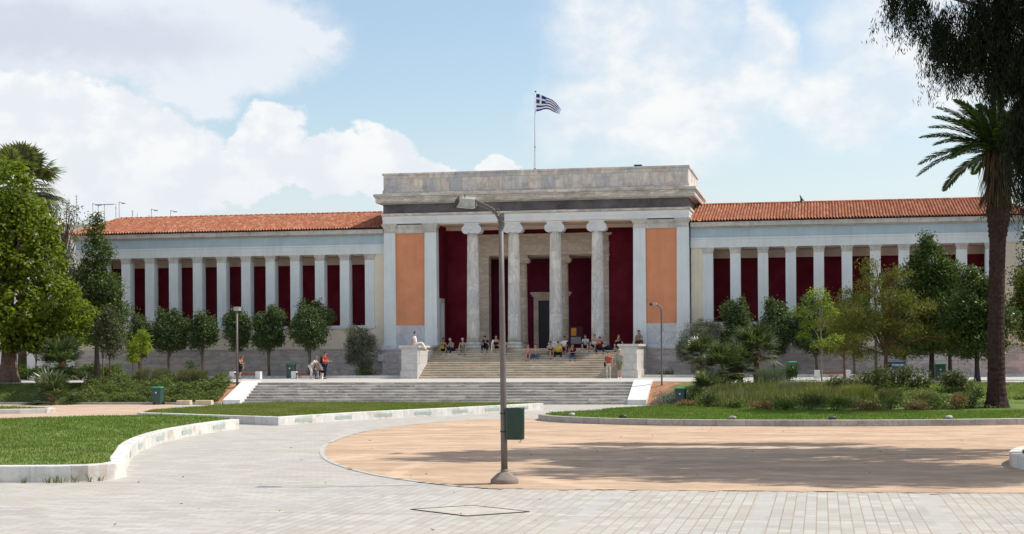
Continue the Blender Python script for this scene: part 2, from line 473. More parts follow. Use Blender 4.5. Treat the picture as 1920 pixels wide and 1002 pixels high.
sheet_poly('dirt_path', [(-60, -48), (-13, -48.6), (-9.5, -44.2), (-10.6, -40.5), (-12.6, -35), (-15, -27), (-17.2, -20.7), (-60, -20.7)], GZ + .005, M_DIRT)
# sand trodden out over the paving
bm = BM()
for i in range(90):
    if i < 70: x = 12 + 16 * RNG.random(); y = -73.1 + .018 * (x - 12.6) - abs(RNG.normal()) * .16
    else:
        k = int(RNG.integers(20, len(sl_) - 1)); x, y = sl_[k]; x -= abs(RNG.normal()) * .10; y -= abs(RNG.normal()) * .08
    r = RNG.uniform(.02, .10); vs = []
    for a in range(9):
        t_ = 2 * PI * a / 9; rr = r * RNG.uniform(.5, 1.2); vs.append(bm.verts.new((x + rr * 1.7 * math.cos(t_), y + rr * math.sin(t_), GZ + .014 + .0001 * i)))
    bm.faces.new(vs)
tag(obj('sand_spill', bm, M_SAND, fixn=False), 'loose sand trodden onto the paving edge', kind='stuff')
# forecourt: a raised terrace under the museum
bm = BM()
fp = [(-70, 70), (-70, -17.4), (10.5, -17.4), (13, -18.6), (17, -21.2), (70, -21.5), (70, 70)]
t = [bm.verts.new((x, y, 0)) for x, y in fp]; lo = [bm.verts.new((x, y, -1.23)) for x, y in fp]
bm.faces.new(t)
for i in range(len(fp)):
    j = (i + 1) % len(fp); bm.faces.new((t[i], t[j], lo[j], lo[i]))
tag(obj('forecourt', bm, M_PLAZA), kind='structure')
# planted banks left and right of the garden stairs
def bank(name, x0, x1, m, nx, ny=10):
    V = []; F = []
    for i in range(nx + 1):
        x = x0 + (x1 - x0) * i / nx
        ty, _ = toe(x); py = topl(x)
        for j in range(ny + 1):
            y = ty + (py - ty) * j / ny
            V.append((x, y, bank_z(x, y) + (.03 * mnoise.noise((x * 1.3, y * 1.3, 0)) if 0 < j < ny else 0) + .004))
    for i in range(nx):
        for j in range(ny):
            a = i * (ny + 1) + j; F.append((a, a + ny + 1, a + ny + 2, a + 1))
    return tag(link_mesh(name, np_mesh(name, V, F), m, smooth=True), kind='structure')
def bank_mat(name):
    m, g, b = mat(name, .95, .1)
    p = g.pos(); s = g.sep(p)
    gn = g.noise(p, 1.1, 5, .6)
    green = g.mix(g.ramp(gn, [(.35, 0.0), (.65, 1.0)]), (.07, .11, .03), (.14, .2, .05))
    red = g.mix(g.ramp(g.noise(p, 3, 5, .7), [(.35, 0.0), (.65, 1.0)]), (.27, .13, .075), (.38, .215, .13))
    # bare red soil beside the stairs and along the far edge
    d1 = g.math('SUBTRACT', 13.6, g.math('ABSOLUTE', g.math('ADD', s[0], 1.9)))
    k = g.math('ADD', g.math('MULTIPLY', d1, .55), g.math('MULTIPLY', g.math('SUBTRACT', g.noise(p, .9, 4), .42), 2.6))
    g.put(b.inputs['Base Color'], g.mix(g.math('MULTIPLY', k, 1.6, clamp=True), green, red))
    g.put(b.inputs['Normal'], g.bump(g.noise(p, 9, 5, .7), .7, .06))
    return m
M_BANK = bank_mat('bank_soil')
bank('planted_bank', -62, -14.4, M_BANK, 60); bank('planted_bank', 9.95, 62, M_BANK, 80, 14)
# ------------------------------------------------------------------ museum
WHT = [(.68, .68, .67), (.74, .74, .73), (.64, .65, .66), (.70, .69, .67)]
M_MARB = marble('white_marble', WHT, None, (.46, .48, .52), .4, .28, (1, 1, .55))
M_COLM = marble('column_marble', [(.70, .665, .60), (.76, .74, .69), (.63, .62, .60), (.73, .67, .57)], (4.0, 2.15), (.33, .33, .35), .8, .6, (1.6, 1.6, .45), joint=.25, stain=(.36, .33, .3), stain_amt=.35)
M_DADO = marble('dado_marble', [(.58, .58, .59), (.50, .52, .55), (.64, .64, .63), (.45, .47, .51)], (1.05, 1.5), (.33, .36, .42), .6, .7, (1, 1, .8), joint=.25)
M_PARA = marble('parapet_marble', [(.74, .66, .55), (.52, .505, .51), (.78, .68, .55), (.66, .62, .57), (.72, .59, .46), (.47, .465, .49), (.76, .71, .63)], (.93, .92), (.27, .275, .30), .45, .5, (1.6, 1, .5), joint=.5, stain=(.33, .22, .13), stain_amt=.55, offset=.37)
M_CORN = marble('weathered_cornice', [(.68, .61, .51), (.73, .66, .57), (.58, .54, .49), (.70, .65, .58)], (1.9, .33), (.28, .27, .27), .7, .6, (.5, 1, 2.2), joint=.45, stain=(.24, .2, .14), stain_amt=.6)
M_CORN2 = marble('wing_cornice_stone', [(.56, .54, .49), (.60, .58, .54), (.50, .49, .46)], (2.4, 1.0), (.36, .34, .33), .7, .45, (.4, 1, 2), joint=.35, stain=(.3, .24, .2), stain_amt=.5, streak=.35)
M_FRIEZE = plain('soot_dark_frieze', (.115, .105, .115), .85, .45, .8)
M_BASE = marble('base_marble', [(.60, .575, .55), (.66, .63, .59), (.53, .515, .51), (.63, .60, .565), (.57, .545, .525)], (1.5, .49), (.31, .31, .34), .55, .65, (.55, 1, 1.8), joint=.4, stain=(.26, .24, .23), stain_amt=.4)
M_PIER = marble('stair_pier_marble', [(.60, .585, .54), (.52, .51, .5), (.64, .62, .58)], (1.4, .5), (.36, .36, .38), .7, .5, (1, 1, 1), joint=.3, stain=(.4, .3, .22), stain_amt=.3)
M_STEP = marble('worn_step_marble', [(.64, .54, .40), (.50, .43, .34), (.70, .60, .46), (.57, .47, .34)], (1.7, .15), (.27, .23, .19), 1.0, .55, (.35, 1, 1.5), joint=.4, stain=(.30, .2, .13), stain_amt=.4)
M_STEP2 = marble('grey_step_marble', [(.62, .59, .53), (.74, .70, .62), (.50, .485, .45), (.68, .64, .57)], (1.9, .15), (.19, .185, .185), .9, .7, (.3, 1, 2.0), joint=.45, stain=(.2, .17, .15), stain_amt=.55)
M_PAINT = plaster('pale_painted_stone', (.65, .70, .71), .22, .12, .75)
M_BLUE = plaster('pale_blue_paint', (.40, .51, .58), .2, .2)
M_ORNG = plaster('orange_plaster', (.64, .265, .14), .22, .2)
M_RED = plaster('dark_red_plaster', (.145, .008, .020), .35, .5)
M_RED2 = plaster('deep_red_vestibule', (.14, .011, .034), .3, .5)
M_CREAM = plaster('cream_plaster', (.74, .67, .53), .22, .14)
M_BEIGE = marble('beige_portal_marble', [(.66, .53, .42), (.70, .58, .47), (.60, .50, .42)], (2.1, .8), (.3, .26, .24), .7, .5, (.6, 1, 1.6), joint=.3)
M_CEIL = plain('beige_ceiling', (.80, .64, .54), .9, .08, .8)
M_DOOR = plain('dark_door', (.016, .016, .03), .35, .2, 2.0, .5)
M_EAVE_SHADE = plain('eave_shade_dark', (.02, .018, .022), .9, .2, 2.0)
M_BRASS = plain('dark_bronze', (.03, .03, .028), .5, .3, 8.0, .5)

MU = empty('museum', (0, 0, 0), 0, 'long neoclassical museum with marble portico, orange panels and red-walled wings under tiled roofs', 'museum')

def part(name, bm, m, parent=None, **k): return obj(name, bm, m, parent or MU, **k)

# --- base, platform and stairs
for s in (-1, 1):
    bm = BM()
    box(bm, *sorted((s * 6.63, s * 10.72)), -.22, 5.8, -.05, 1.86)
    box(bm, *sorted((s * 6.64, s * 10.84)), -.42, 5.7, -.05, .22)
    part('plinth', bm, M_BASE)
for s in (-1, 1):
    bm = BM()
    p = [(-.34, 1.86), (-.34, 1.97), (-.29, 2.02), (-.24, 2.06), (-.2, 2.18), (-.16, 2.21), (5.7, 2.21), (5.7, 1.86)]
    profile_x(bm, p, *sorted((s * 6.84, s * 10.80)))
    part('plinth_moulding', bm, M_DADO)
bm = BM(); box(bm, -6.62, 6.62, -1.38, 8.5, 1.0, 1.95)
part('platform', bm, M_STEP)
T = .36
def step_profile(y0, z0, z1, y1):
    """one marble step: riser, rounded nosing, tread"""
    return [(y0 + .03, z0), (y0 + .03, z1 - .062), (y0 + .006, z1 - .055), (y0, z1 - .044), (y0 + .001, z1 - .03), (y0 + .008, z1 - .015), (y0 + .022, z1 - .004), (y0 + .042, z1), (y1, z1), (y1, z0)]
bm = BM()
for i in range(12):
    y0 = -5.7 + T * i; z = .15 * (i + 1)
    profile_x(bm, step_profile(y0, .15 * i - (.15 if i == 0 else .02), z, y0 + T + (.06 if i < 11 else -.001)), -6.655, 6.655)
part('entrance_steps', bm, M_STEP)
for s in (-1, 1):
    bm = BM()
    x0, x1 = sorted((s * 6.66, s * 7.76))
    box(bm, x0 - .0, x1, -6.05, -.45, -.04, 1.93)
    box(bm, x0 - (.003 if s > 0 else .06), x1 + (.06 if s > 0 else .003), -6.11, -.46, -.05, .52)
    p = part('stair_pier', bm, M_PIER, bevel=.008)
    bm = BM()
    box(bm, x0 - .05, x1 + .05, -6.10, -.45, 1.93, 2.03); box(bm, x0 - .14, x1 + .14, -6.19, -.44, 2.03, 2.17)
    part('pier_cap', bm, M_PIER, p, bevel=.01)

# --- corner pillars, orange panels, dado
def pillar(x0, x1, deep, wide=.035):
    bm = BM()
    box(bm, x0 - wide, x1 + wide, 0, deep, 2.21, 10.04, tx=wide)
    box(bm, x0 - .07, x1 + .07, -.06, deep, 2.205, 2.36); box(bm, x0 - .05, x1 + .05, -.035, deep, 2.36, 2.46, tx=.012, ty=.012)
    p = part('corner_pillar', bm, M_PAINT)
    bm = BM()
    box(bm, x0 - .02, x1 + .02, -.03, deep, 10.04, 10.10); box(bm, x0 + .002, x1 - .002, -.004, deep, 10.10, 10.34)
    box(bm, x0 - .03, x1 + .03, -.04, deep, 10.34, 10.40); box(bm, x0 - .05, x1 + .05, -.06, deep, 10.40, 10.58, tx=-.09, ty=-.08); box(bm, x0 - .15, x1 + .15, -.15, deep, 10.58, 10.665)
    part('capital', bm, M_CORN2, p)
for a, b_ in ((-10.60, -9.80), (9.80, 10.60)): pillar(a, b_, 3.0)
for a, b_ in ((-7.68, -6.86), (6.86, 7.68)): pillar(a, b_, .72)
for s in (-1, 1):
    x0, x1 = sorted((s * 7.68, s * 9.80))
    bm = BM(); box(bm, x0, x1, .13, .6, 3.6, 10.0); part('orange_panel', bm, M_ORNG)
    bm = BM(); box(bm, x0, x1, .06, .6, 2.2, 3.6); part('marble_dado', bm, M_DADO)
    bm = BM(); box(bm, x0, x1, .05, .6, 10.0, 10.36); box(bm, x0, x1, .01, .6, 10.36, 10.42); box(bm, x0, x1, -.02, .6, 10.42, 10.60); part('panel_frieze', bm, M_CORN2)
# --- Ionic columns
def column(x, y, z0, z1, r, m, name='column', seg=160, fl=20):
    h = z1 - z0; k = r / .44
    zb = z0 + .42 * k; zc = z1 - .72 * k
    root_bm = BM()
    prof = []
    n = 14
    for i in range(n + 1):
        t = i / n; rr = r * (1 - .155 * t ** 1.6)
        prof.append((rr * (1.06 if i == 0 else 1), zb + (zc - zb) * t))
    def flute(t, z):
        q = (t * fl / (2 * PI)) % 1.0
        return 1 - .075 * max(0, math.sin(PI * min(1, max(0, (q - .1) / .8))))
    lathe(root_bm, prof, seg, (x, y, 0), mod=flute)
    c = part(name, root_bm, m, fixn=False)
    bm = BM()
    lathe(bm, [(r * 1.36, z0), (r * 1.42, z0 + .05 * k), (r * 1.42, z0 + .12 * k), (r * 1.3, z0 + .17 * k), (r * 1.16, z0 + .2 * k), (r * 1.15, z0 + .26 * k), (r * 1.24, z0 + .29 * k), (r * 1.26, z0 + .36 * k), (r * 1.1, z0 + .42 * k), (r * 1.0, z0 + .46 * k)], 40, (x, y, 0))
    part('column_base', bm, m, c)
    bm = BM()
    rt = r * .845
    lathe(bm, [(rt, zc - .02), (rt * 1.06, zc + .02 * k), (rt * 1.02, zc + .06 * k), (rt * 1.25, zc + .16 * k), (rt * 1.3, zc + .22 * k), (rt * 1.1, zc + .26 * k)], 40, (x, y, 0))
    vr, vx, vz, dd = .285 * k, .40 * k, zc + .235 * k, .42 * k
    box(bm, x - vx, x + vx, y - dd + .02, y + dd - .02, zc + .24 * k, zc + .52 * k)
    for s in (-1, 1):
        rs = []
        for yy, q in ((-dd, 1.0), (-dd + .09 * k, 1.0), (-dd * .55, .82), (0, .74), (dd * .55, .82), (dd - .09 * k, 1.0), (dd, 1.0)):
            rs.append([bm.verts.new((x + s * vx + vr * q * math.cos(2 * PI * j / 28), y + yy, vz + vr * q * math.sin(2 * PI * j / 28))) for j in range(28)])
        for i in range(len(rs) - 1):
            for j in range(28):
                bm.faces.new((rs[i][j], rs[i][(j + 1) % 28], rs[i + 1][(j + 1) % 28], rs[i + 1][j])).smooth = True
        bm.faces.new(rs[0][::-1]); bm.faces.new(rs[-1])
        for f in (-1, 1):   # raised scroll
            pts = []
            for j in range(46):
                a = PI / 2 + s * -j / 45 * 4.6 * PI; rr = vr * (.96 * (1 - j / 45) + .1)
                pts.append((x + s * vx + rr * math.cos(a), y + f * (dd + .005), vz + rr * math.sin(a)))
            tube(bm, pts, .022 * k, 5)
    box(bm, x - vx - .1 * k, x + vx + .1 * k, y - dd - .03, y + dd + .03, zc + .52 * k, zc + .60 * k); box(bm, x - .56 * k, x + .56 * k, y - dd - .06, y + dd + .06, zc + .60 * k, z1 - .003)
    part('capital', bm, M_MARB if m is M_COLM else m, c)
    return c
for x in (-4.35, -1.45, 1.45, 4.35): column(x, .46, 1.95, 10.665, .445, M_COLM)
# --- entablature, cornice, parapet
bm = BM(); box(bm, -10.66, 10.66, -.10, 7.9, 10.67, 10.93); box(bm, -10.68, 10.68, -.13, 7.9, 10.93, 11.19); part('architrave', bm, M_MARB)
bm = BM(); profile_x(bm, [(-.14, 11.19), (-.2, 11.25), (-.21, 11.38), (7.8, 11.38), (7.8, 11.19)], -10.74, 10.74); part('architrave_moulding', bm, M_CORN)
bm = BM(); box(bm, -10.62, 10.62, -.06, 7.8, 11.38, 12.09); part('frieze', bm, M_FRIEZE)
bm = BM()
def ringbox(o, z0, z1): box(bm, -10.62 - o, 10.62 + o, -.06 - o, 8.1 + o, z0, z1)
ringbox(.12, 12.03, 12.10); ringbox(.42, 12.10, 12.16); ringbox(.44, 12.16, 12.42); ringbox(.49, 12.42, 12.52); ringbox(.56, 12.52, 12.72)
part('cornice', bm, M_CORN, bevel=.012)
bm = BM(); box(bm, -10.6, 10.6, -.02, 8.05, 12.72, 14.06)
box(bm, -10.66, 10.66, -.08, 8.1, 12.72, 12.98); box(bm, -10.63, 10.63, -.05, 8.07, 12.98, 13.05)
for x in (-8.4, 6.6): box(bm, x, x + .62, -.045, .3, 13.05, 14.05)
pp = part('parapet', bm, M_PARA)
bm = BM(); box(bm, -10.68, 10.68, -.09, 8.12, 14.06, 14.2); part('coping', bm, M_PARA, pp, bevel=.01)
# --- porch: red walls, ceiling, side doors
for s in (-1, 1):
    bm = BM()
    x0, x1 = sorted((s * 6.90, s * 7.3))
    box(bm, x0, x1, .721, .95, 1.95, 10.66); box(bm, x0, x1, 2.45, 3.6, 1.95, 10.66); box(bm, x0, x1, .95, 2.45, 5.5, 10.66)
    part('porch_side_wall', bm, M_RED)
    bm = BM()
    for ya, yb, za, zb in ((.95, 1.18, 1.95, 5.5), (2.22, 2.45, 1.95, 5.5), (1.18, 2.22, 5.25, 5.5)):
        box(bm, x0 - (0 if s > 0 else -.0) - (.04 if s > 0 else 0), x1 + (.04 if s < 0 else 0), ya, yb, za, zb)
    d_ = part('side_door', bm, M_MARB)
    bm = BM(); box(bm, s * 7.12 - .03, s * 7.12 + .03, 1.18, 2.22, 1.95, 5.25); part('door_leaf', bm, M_DADO, d_)
bm = BM(); box(bm, -7.3, -4.72, 3.6, 4.0, 1.95, 10.66); box(bm, 4.72, 7.3, 3.6, 4.0, 1.95, 10.66); box(bm, -4.72, 4.72, 3.62, 4.0, 10.02, 10.66); part('porch_back_wall', bm, M_RED)
bm = BM(); box(bm, -6.9, 6.9, .72, 3.6, 10.6, 10.66); box(bm, -6.9, 6.9, .05, .72, 10.60, 10.668); part('porch_ceiling', bm, M_CEIL)
bm = BM(); box(bm, -6.899, 6.899, 3.2, 3.599, 10.38, 10.6); part('ceiling_beam', bm, M_CEIL)
# --- inner portal with two smaller columns
bm = BM()
box(bm, -4.74, 4.74, 3.5, 4.2, 8.55, 9.02); box(bm, -4.76, 4.76, 3.47, 4.2, 9.02, 9.42); box(bm, -4.70, 4.70, 3.53, 4.2, 9.42, 9.86)
box(bm, -4.82, 4.82, 3.42, 3.9, 9.86, 9.92); box(bm, -4.95, 4.95, 3.3, 3.9, 9.92, 10.05)
part('inner_entablature', bm, M_BEIGE)
for s in (-1, 1):
    x0, x1 = sorted((s * 3.88, s * 4.72))
    bm = BM(); box(bm, x0, x1, 3.48, 4.3, 1.95, 8.1); box(bm, x0 - .04, x1 + .04, 3.44, 4.3, 1.95, 2.2)
    p = part('inner_pillar', bm, M_BEIGE)
    bm = BM(); box(bm, x0 - .02, x1 + .02, 3.46, 4.3, 8.1, 8.18); box(bm, x0 - .01, x1 + .01, 3.47, 4.3, 8.18, 8.36); box(bm, x0 - .02, x1 + .02, 3.46, 4.3, 8.36, 8.545, tx=-.08, ty=-.06)
    part('capital', bm, M_BEIGE, p)
for x in (-1.48, 1.48): column(x, 3.95, 1.95, 8.545, .33, M_BEIGE, 'inner_column', 100)
bm = BM(); box(bm, -4.3, -1.0, 7.2, 7.5, 1.95, 8.6); box(bm, 1.0, 4.3, 7.2, 7.5, 1.95, 8.6); box(bm, -1.0, 1.0, 7.2, 7.5, 5.45, 8.6)
box(bm, -4.6, -4.3, 4.3, 7.5, 1.95, 8.6); box(bm, 4.3, 4.6, 4.3, 7.5, 1.95, 8.6)
part('vestibule_wall', bm, M_RED2)
bm = BM(); box(bm, -4.3, 4.3, 4.2, 7.2, 8.5, 8.548); part('vestibule_ceiling', bm, M_CEIL)
bm = BM()
for s in (-1, 1): box(bm, *sorted((s * .95, s * 1.3)), 7.08, 7.3, 1.95, 5.45)
box(bm, -1.3, 1.3, 7.08, 7.3, 5.45, 5.75); box(bm, -1.42, 1.42, 7.02, 7.3, 5.75, 5.9); box(bm, -1.52, 1.52, 6.94, 7.3, 5.9, 6.06)
dr = part('door_frame', bm, M_BEIGE)
bm = BM(); box(bm, -.95, .95, 7.22, 7.28, 1.95, 5.45); box(bm, -.04, .04, 7.18, 7.22, 1.95, 5.45)
for s in (-1, 1):
    for z in (2.3, 3.4, 4.5): box(bm, *sorted((s * .15, s * .8)), 7.2, 7.22, z, z + .85)
part('door_leaf', bm, M_DOOR, dr)

# --- wings
WX0, WX1 = 10.66, 32.2
def corr_roof(name, s, WX1):
    """pantile roof: real rounded ridges, stepped rows, clipped by a hip at the outer end"""
    ts, n = .205, 7
    x0, x1 = WX0 - .02, WX1 + .35
    y0, y1, z0, z1 = .02, 6.0, 10.42, 12.02
    nt = int((x1 - x0) / ts); rows = 17
    V = []; F = []
    hip = 1.3
    cols = nt * n
    def ht(k): # tile cross profile
        q = (k % n) / n
        return .082 * (math.sin(PI * min(1, q / .66)) if q < .66 else -.28 * math.sin(PI * (q - .66) / .34))
    grid = []
    for r in range(rows):
        for e in (0, 1):
            t = (r + e * .985) / rows
            lift = .028 * (1 - e)
            row = []
            for k in range(cols + 1):
                x = x0 + k * ts / n
                y = y0 + (y1 - y0) * t; z = z0 + (z1 - z0) * t + ht(k) + lift
                z += .012 * mnoise.noise((k // n * 1.7, r * 2.3, 5))
                xe = x1 - hip * t
                if x > xe: x = xe
                row.append(len(V)); V.append((s * x, y, z))
            grid.append(row)
    for i in range(len(grid) - 1):
        for k in range(cols):
            a, b_, c, d_ = grid[i][k], grid[i][k + 1], grid[i + 1][k + 1], grid[i + 1][k]
            F.append((a, b_, c, d_) if s > 0 else (d_, c, b_, a))
    o = link_mesh(name, np_mesh(name, V, F), M_TILE, MU, smooth=False)
    # back slope, outer hip face and ridge tiles
    bm = BM()
    e, f = s * x1, s * (x1 - hip)
    q = [(s * x0, y1, z1), (f, y1, z1), (e, 12, z0), (s * x0, 12, z0)]
    bm.faces.new([bm.verts.new(p) for p in q])
    bm.faces.new([bm.verts.new(p) for p in ((e, y0, z0), (e, 12, z0), (f, y1, z1))])
    obj('back_slope', bm, M_TILE, o)
    bm = BM()
    m_ = int((x1 - hip - x0) / .4)
    for i in range(m_):
        xa = x0 + i * .4
        tube(bm, [(s * xa, y1, z1 + .03), (s * (xa + .415), y1, z1 + .045)], [.085, .095], 8)
    for i in range(14):
        t0, t1 = i / 14, (i + 1.05) / 14
        pa = Vector((e, y0, z0 + .04)).lerp(Vector((f, y1, z1 + .04)), t0); pb = Vector((e, y0, z0 + .05)).lerp(Vector((f, y1, z1 + .05)), t1)
        tube(bm, [pa, pb], [.095, .085], 8)
    obj('ridge_tiles', bm, M_TILE, o)
    return o
def tile_mat():
    m, g, b = mat('terracotta_tiles', .85, .15)
    p = g.pos(); s = g.sep(p)
    cx = g.math('FLOOR', g.math('DIVIDE', g.math('SUBTRACT', g.math('ABSOLUTE', s[0]), WX0 - .05), .205)); cy = g.math('FLOOR', g.math('DIVIDE', s[1], .352))
    w = g.white(g.comb(cx, cy, g.math('SIGN', s[0])))
    col = g.ramp(w['Value'], [(0, (.29, .10, .058)), (.25, (.34, .118, .066)), (.55, (.39, .145, .08)), (.8, (.42, .175, .105)), (.95, (.45, .25, .165)), (1, (.24, .10, .065))])
    dirt = g.noise(p, 1.1, 6, .65)
    col = g.mix(g.math('MULTIPLY', g.ramp(dirt, [(.48, 0.0), (.7, 1.0)]), .5), col, (.16, .11, .075))
    lich = g.noise(p, 5, 5, .7)
    col = g.mix(g.math('MULTIPLY', g.ramp(lich, [(.58, 0.0), (.68, 1.0)]), .35), col, (.50, .45, .32))
    g.put(b.inputs['Base Color'], col)
    g.put(b.inputs['Normal'], g.bump(g.noise(p, 25, 4), .3, .02))
    return m
M_TILE = tile_mat()
PX = [11.83 + 1.835 * k for k in range(12)]
for s in (-1, 1):
    npil = 11 if s > 0 else 12          # the left wing runs one bay further
    WX1 = 32.2 if s > 0 else 34.05
    XL = PX[0] + 1.835 * (npil - 1)
    def sb(bm, a, b_, *r, **k): box(bm, *sorted((s * a, s * b_)), *r, **k)
    bm = BM(); sb(bm, 10.73, WX1 + .1, .42, 3.0, -.05, 1.5); sb(bm, 10.85, WX1 + .14, .34, 3.0, -.05, .25); part('wing_base', bm, M_BASE)
    bm = BM(); sb(bm, 10.73, WX1 + .12, .40, 3.0, 1.5, 1.98); sb(bm, 10.85, WX1 + .15, .36, 3.0, 1.90, 1.965); part('base_moulding', bm, M_BASE)
    bm = BM(); sb(bm, 10.70, WX1, .56, 3.0, 1.98, 3.42); sb(bm, 10.70, 11.49, .64, 2.9, 3.42, 8.66); sb(bm, XL + .34, WX1, .64, 2.9, 3.66, 8.66); part('wing_wall', bm, M_CREAM)
    bm = BM(); sb(bm, 11.42, XL + .42, .47, 3.0, 3.42, 3.64); part('sill_course', bm, M_PAINT)
    for x in PX[:npil]:
        bm = BM(); box(bm, s * x - .34, s * x + .34, .6, 1.35, 3.64, 8.24)
        p = part('wing_pillar', bm, M_PAINT)
        bm = BM(); box(bm, s * x - .36, s * x + .36, .58, 1.37, 8.24, 8.29); box(bm, s * x - .345, s * x + .345, .595, 1.355, 8.29, 8.43); box(bm, s * x - .36, s * x + .36, .58, 1.37, 8.43, 8.60, tx=-.06, ty=-.05); box(bm, s * x - .425, s * x + .425, .525, 1.42, 8.60, 8.655)
        part('capital', bm, M_CORN2, p)
    bm = BM(); sb(bm, 11.45, XL + .37, 3.2, 3.5, 2.9, 8.07); sb(bm, 11.2, 11.45, 2.9, 3.4, 2.9, 8.6); sb(bm, XL + .37, XL + .62, 2.9, 3.4, 2.9, 8.6); part('gallery_wall', bm, M_RED)
    bm = BM(); sb(bm, 11.45, XL + .37, 3.12, 3.5, 8.07, 8.6); sb(bm, 11.45, XL + .37, 1.36, 3.12, 8.6, 8.652); part('gallery_ceiling', bm, M_CEIL)
    bm = BM(); sb(bm, 10.68, WX1, .55, 3.4, 8.657, 8.95); sb(bm, 10.685, WX1 + .01, .53, 3.4, 8.95, 9.22); sb(bm, 10.69, WX1 + .04, .48, 3.4, 9.22, 9.33); part('wing_architrave', bm, M_PAINT)
    bm = BM(); sb(bm, 10.682, WX1, .56, 3.4, 9.33, 10.0); part('blue_frieze', bm, M_BLUE)
    bm = BM(); sb(bm, 10.69, WX1 + .12, .42, 3.4, 9.97, 10.06); sb(bm, 10.70, WX1 + .3, .2, 3.4, 10.06, 10.36); part('wing_cornice', bm, M_CORN2, bevel=.01)
    bm = BM(); sb(bm, 10.70, WX1 + .2, .16, 3.3, 10.36, 10.43); part('eave_shade_strip', bm, M_EAVE_SHADE)  # near-black strip standing in for the shadowed gap beneath the eave tiles
    bm = BM(); sb(bm, 11.5, WX1 - .3, 3.5, 11.5, -.05, 10.3); part('rear_hall', bm, M_CREAM)
    corr_roof('tiled_roof', s, WX1)
bm = BM(); box(bm, -10.55, 10.55, 7.6, 11.5, -.05, 12.0); part('rear_hall', bm, M_CREAM)

# --- things on and by the museum
t = empty('flagpole', (-.40, 3.0, 14.1), 0, 'thin white flagpole standing on the roof parapet', 'flagpole')
bm = BM(); lathe(bm, [(.13, 0), (.13, .1), (.06, .13), (.06, .5), (.045, .55)], 12); obj('pole_base', bm, M_BRASS, t)
bm = BM(); tube(bm, [(0, 0, .1), (.03, 0, 3.0), (.07, 0, 5.9)], [.05, .042, .028], 10); obj('pole', bm, plain('white_pole', (.7, .7, .7), .35, .1, 5, .5), t)
bm = BM(); ball(bm, (.07, 0, 5.93), .075, 2, (1, 1, .7)); obj('finial', bm, M_BRASS, t)
bm = BM(); ball(bm, (.022, -.05, 2.0), .045, 2); obj('pulley', bm, M_BRASS, t)
bm = BM(); tube(bm, [(-.09, -.05, .3), (-.02, -.07, 2.0), (.03, -.05, 5.8)], .006, 5); obj('halyard', bm, M_BRASS, t)
# flag: a waving cloth with nine stripes and a cross canton
def flag_mat():
    m, g, b = mat('flag_cloth', .8, .2)
    uv = g.n('ShaderNodeUVMap').outputs[0]; s = g.sep(uv)
    blue, wht = (.022, .035, .19, 1), (.75, .76, .8, 1)
    st = g.math('GREATER_THAN', g.math('MODULO', g.math('MULTIPLY', s[1], 9.0), 2.0), 1.0)
    col = g.mix(st, blue, wht)
    incan = g.math('MULTIPLY', g.math('LESS_THAN', s[0], .40), g.math('LESS_THAN', s[1], 5 / 9))
    ch = g.math('LESS_THAN', g.math('ABSOLUTE', g.math('SUBTRACT', s[1], 2.5 / 9)), .5 / 9)
    cv = g.math('LESS_THAN', g.math('ABSOLUTE', g.math('SUBTRACT', s[0], .20)), .04)
    cross = g.math('MAXIMUM', ch, cv)
    col = g.mix(incan, col, g.mix(cross, blue, wht))
    g.put(b.inputs['Base Color'], col)
    return m
NU, NV = 44, 22
V = []; F = []; UV = []
for j in range(NV + 1):
    v = j / NV
    for i in range(NU + 1):
        u = i / NU
        x = 1.80 * u * (1 - .06 * v) - .04 * math.sin(u * 7)
        z = -1.24 * v * (1 - .50 * u) - .10 * u - 1.05 * u ** 1.9 * (1 - .42 * v) - .45 * max(0, u - .55) * v + .03 * math.sin(u * 11 + v * 3)
        y = .17 * math.sin(u * 8.5 + v * 2.2) * (.2 + u) + .05 * math.sin(u * 17 + v * 4) * u
        V.append((x, y, z)); UV.append((u, v))
for j in range(NV):
    for i in range(NU):
        a = j * (NU + 1) + i; F.append((a, a + NU + 1, a + NU + 2, a + 1))
me = np_mesh('flag', V, F); ul = me.uv_layers.new(name='UVMap')
for lp in me.loops: ul.data[lp.index].uv = UV[lp.vertex_index]
fl = link_mesh('flag', me, flag_mat(), smooth=True); fl.location = (-.29, 3.0, 19.86)
tag(fl, 'blue and white striped flag with a cross canton, blowing from the flagpole', 'flag')
s_ = fl.modifiers.new('thick', 'SOLIDIFY'); s_.thickness = .008
# ridge ornament, parapet vent, plaque
bm = BM()
lathe(bm, [(.16, 0), (.13, .06), (.1, .1)], 14); tube(bm, [(0, 0, .06), (.05, 0, .2), (.0, 0, .34), (-.06, 0, .46), (-.075, 0, .55)], [.09, .11, .075, .05, .018], 9)
tube(bm, [(.04, 0, .18), (.14, 0, .2), (.24, 0, .1)], [.06, .05, .02], 7); ball(bm, (-.055, 0, .45), .05, 1)
o = tag(obj('roof_ornament', bm, M_BRASS), 'small dark figure-like ornament perched on the tiled roof ridge', 'ornament'); o.location = (17.97, 6.0, 12.06); o.scale = (.9, .9, .95)
bm = BM(); box(bm, 6.92, 7.4, .3, .8, 14.2, 14.32); box(bm, 6.89, 7.43, .27, .83, 14.32, 14.36)
tag(obj('roof_hatch', bm, M_BRASS, bevel=.008), 'small dark hatch on top of the parapet right of the flagpole', 'hatch')
t = empty('wall_plaque', (-10.82, -.232, 1.37), 0, 'small square white plaque on the grey plinth beside the olive bush', 'plaque')
bm = BM(); box(bm, -.2, .2, -.03, .008, -.23, .23); obj('plate', bm, M_PAINT, t, bevel=.006)
bm = BM()
for z in (.12, .04, -.04, -.12): box(bm, -.13, .13, -.034, -.029, z - .008, z + .008)
obj('engraving', bm, M_DADO, t)
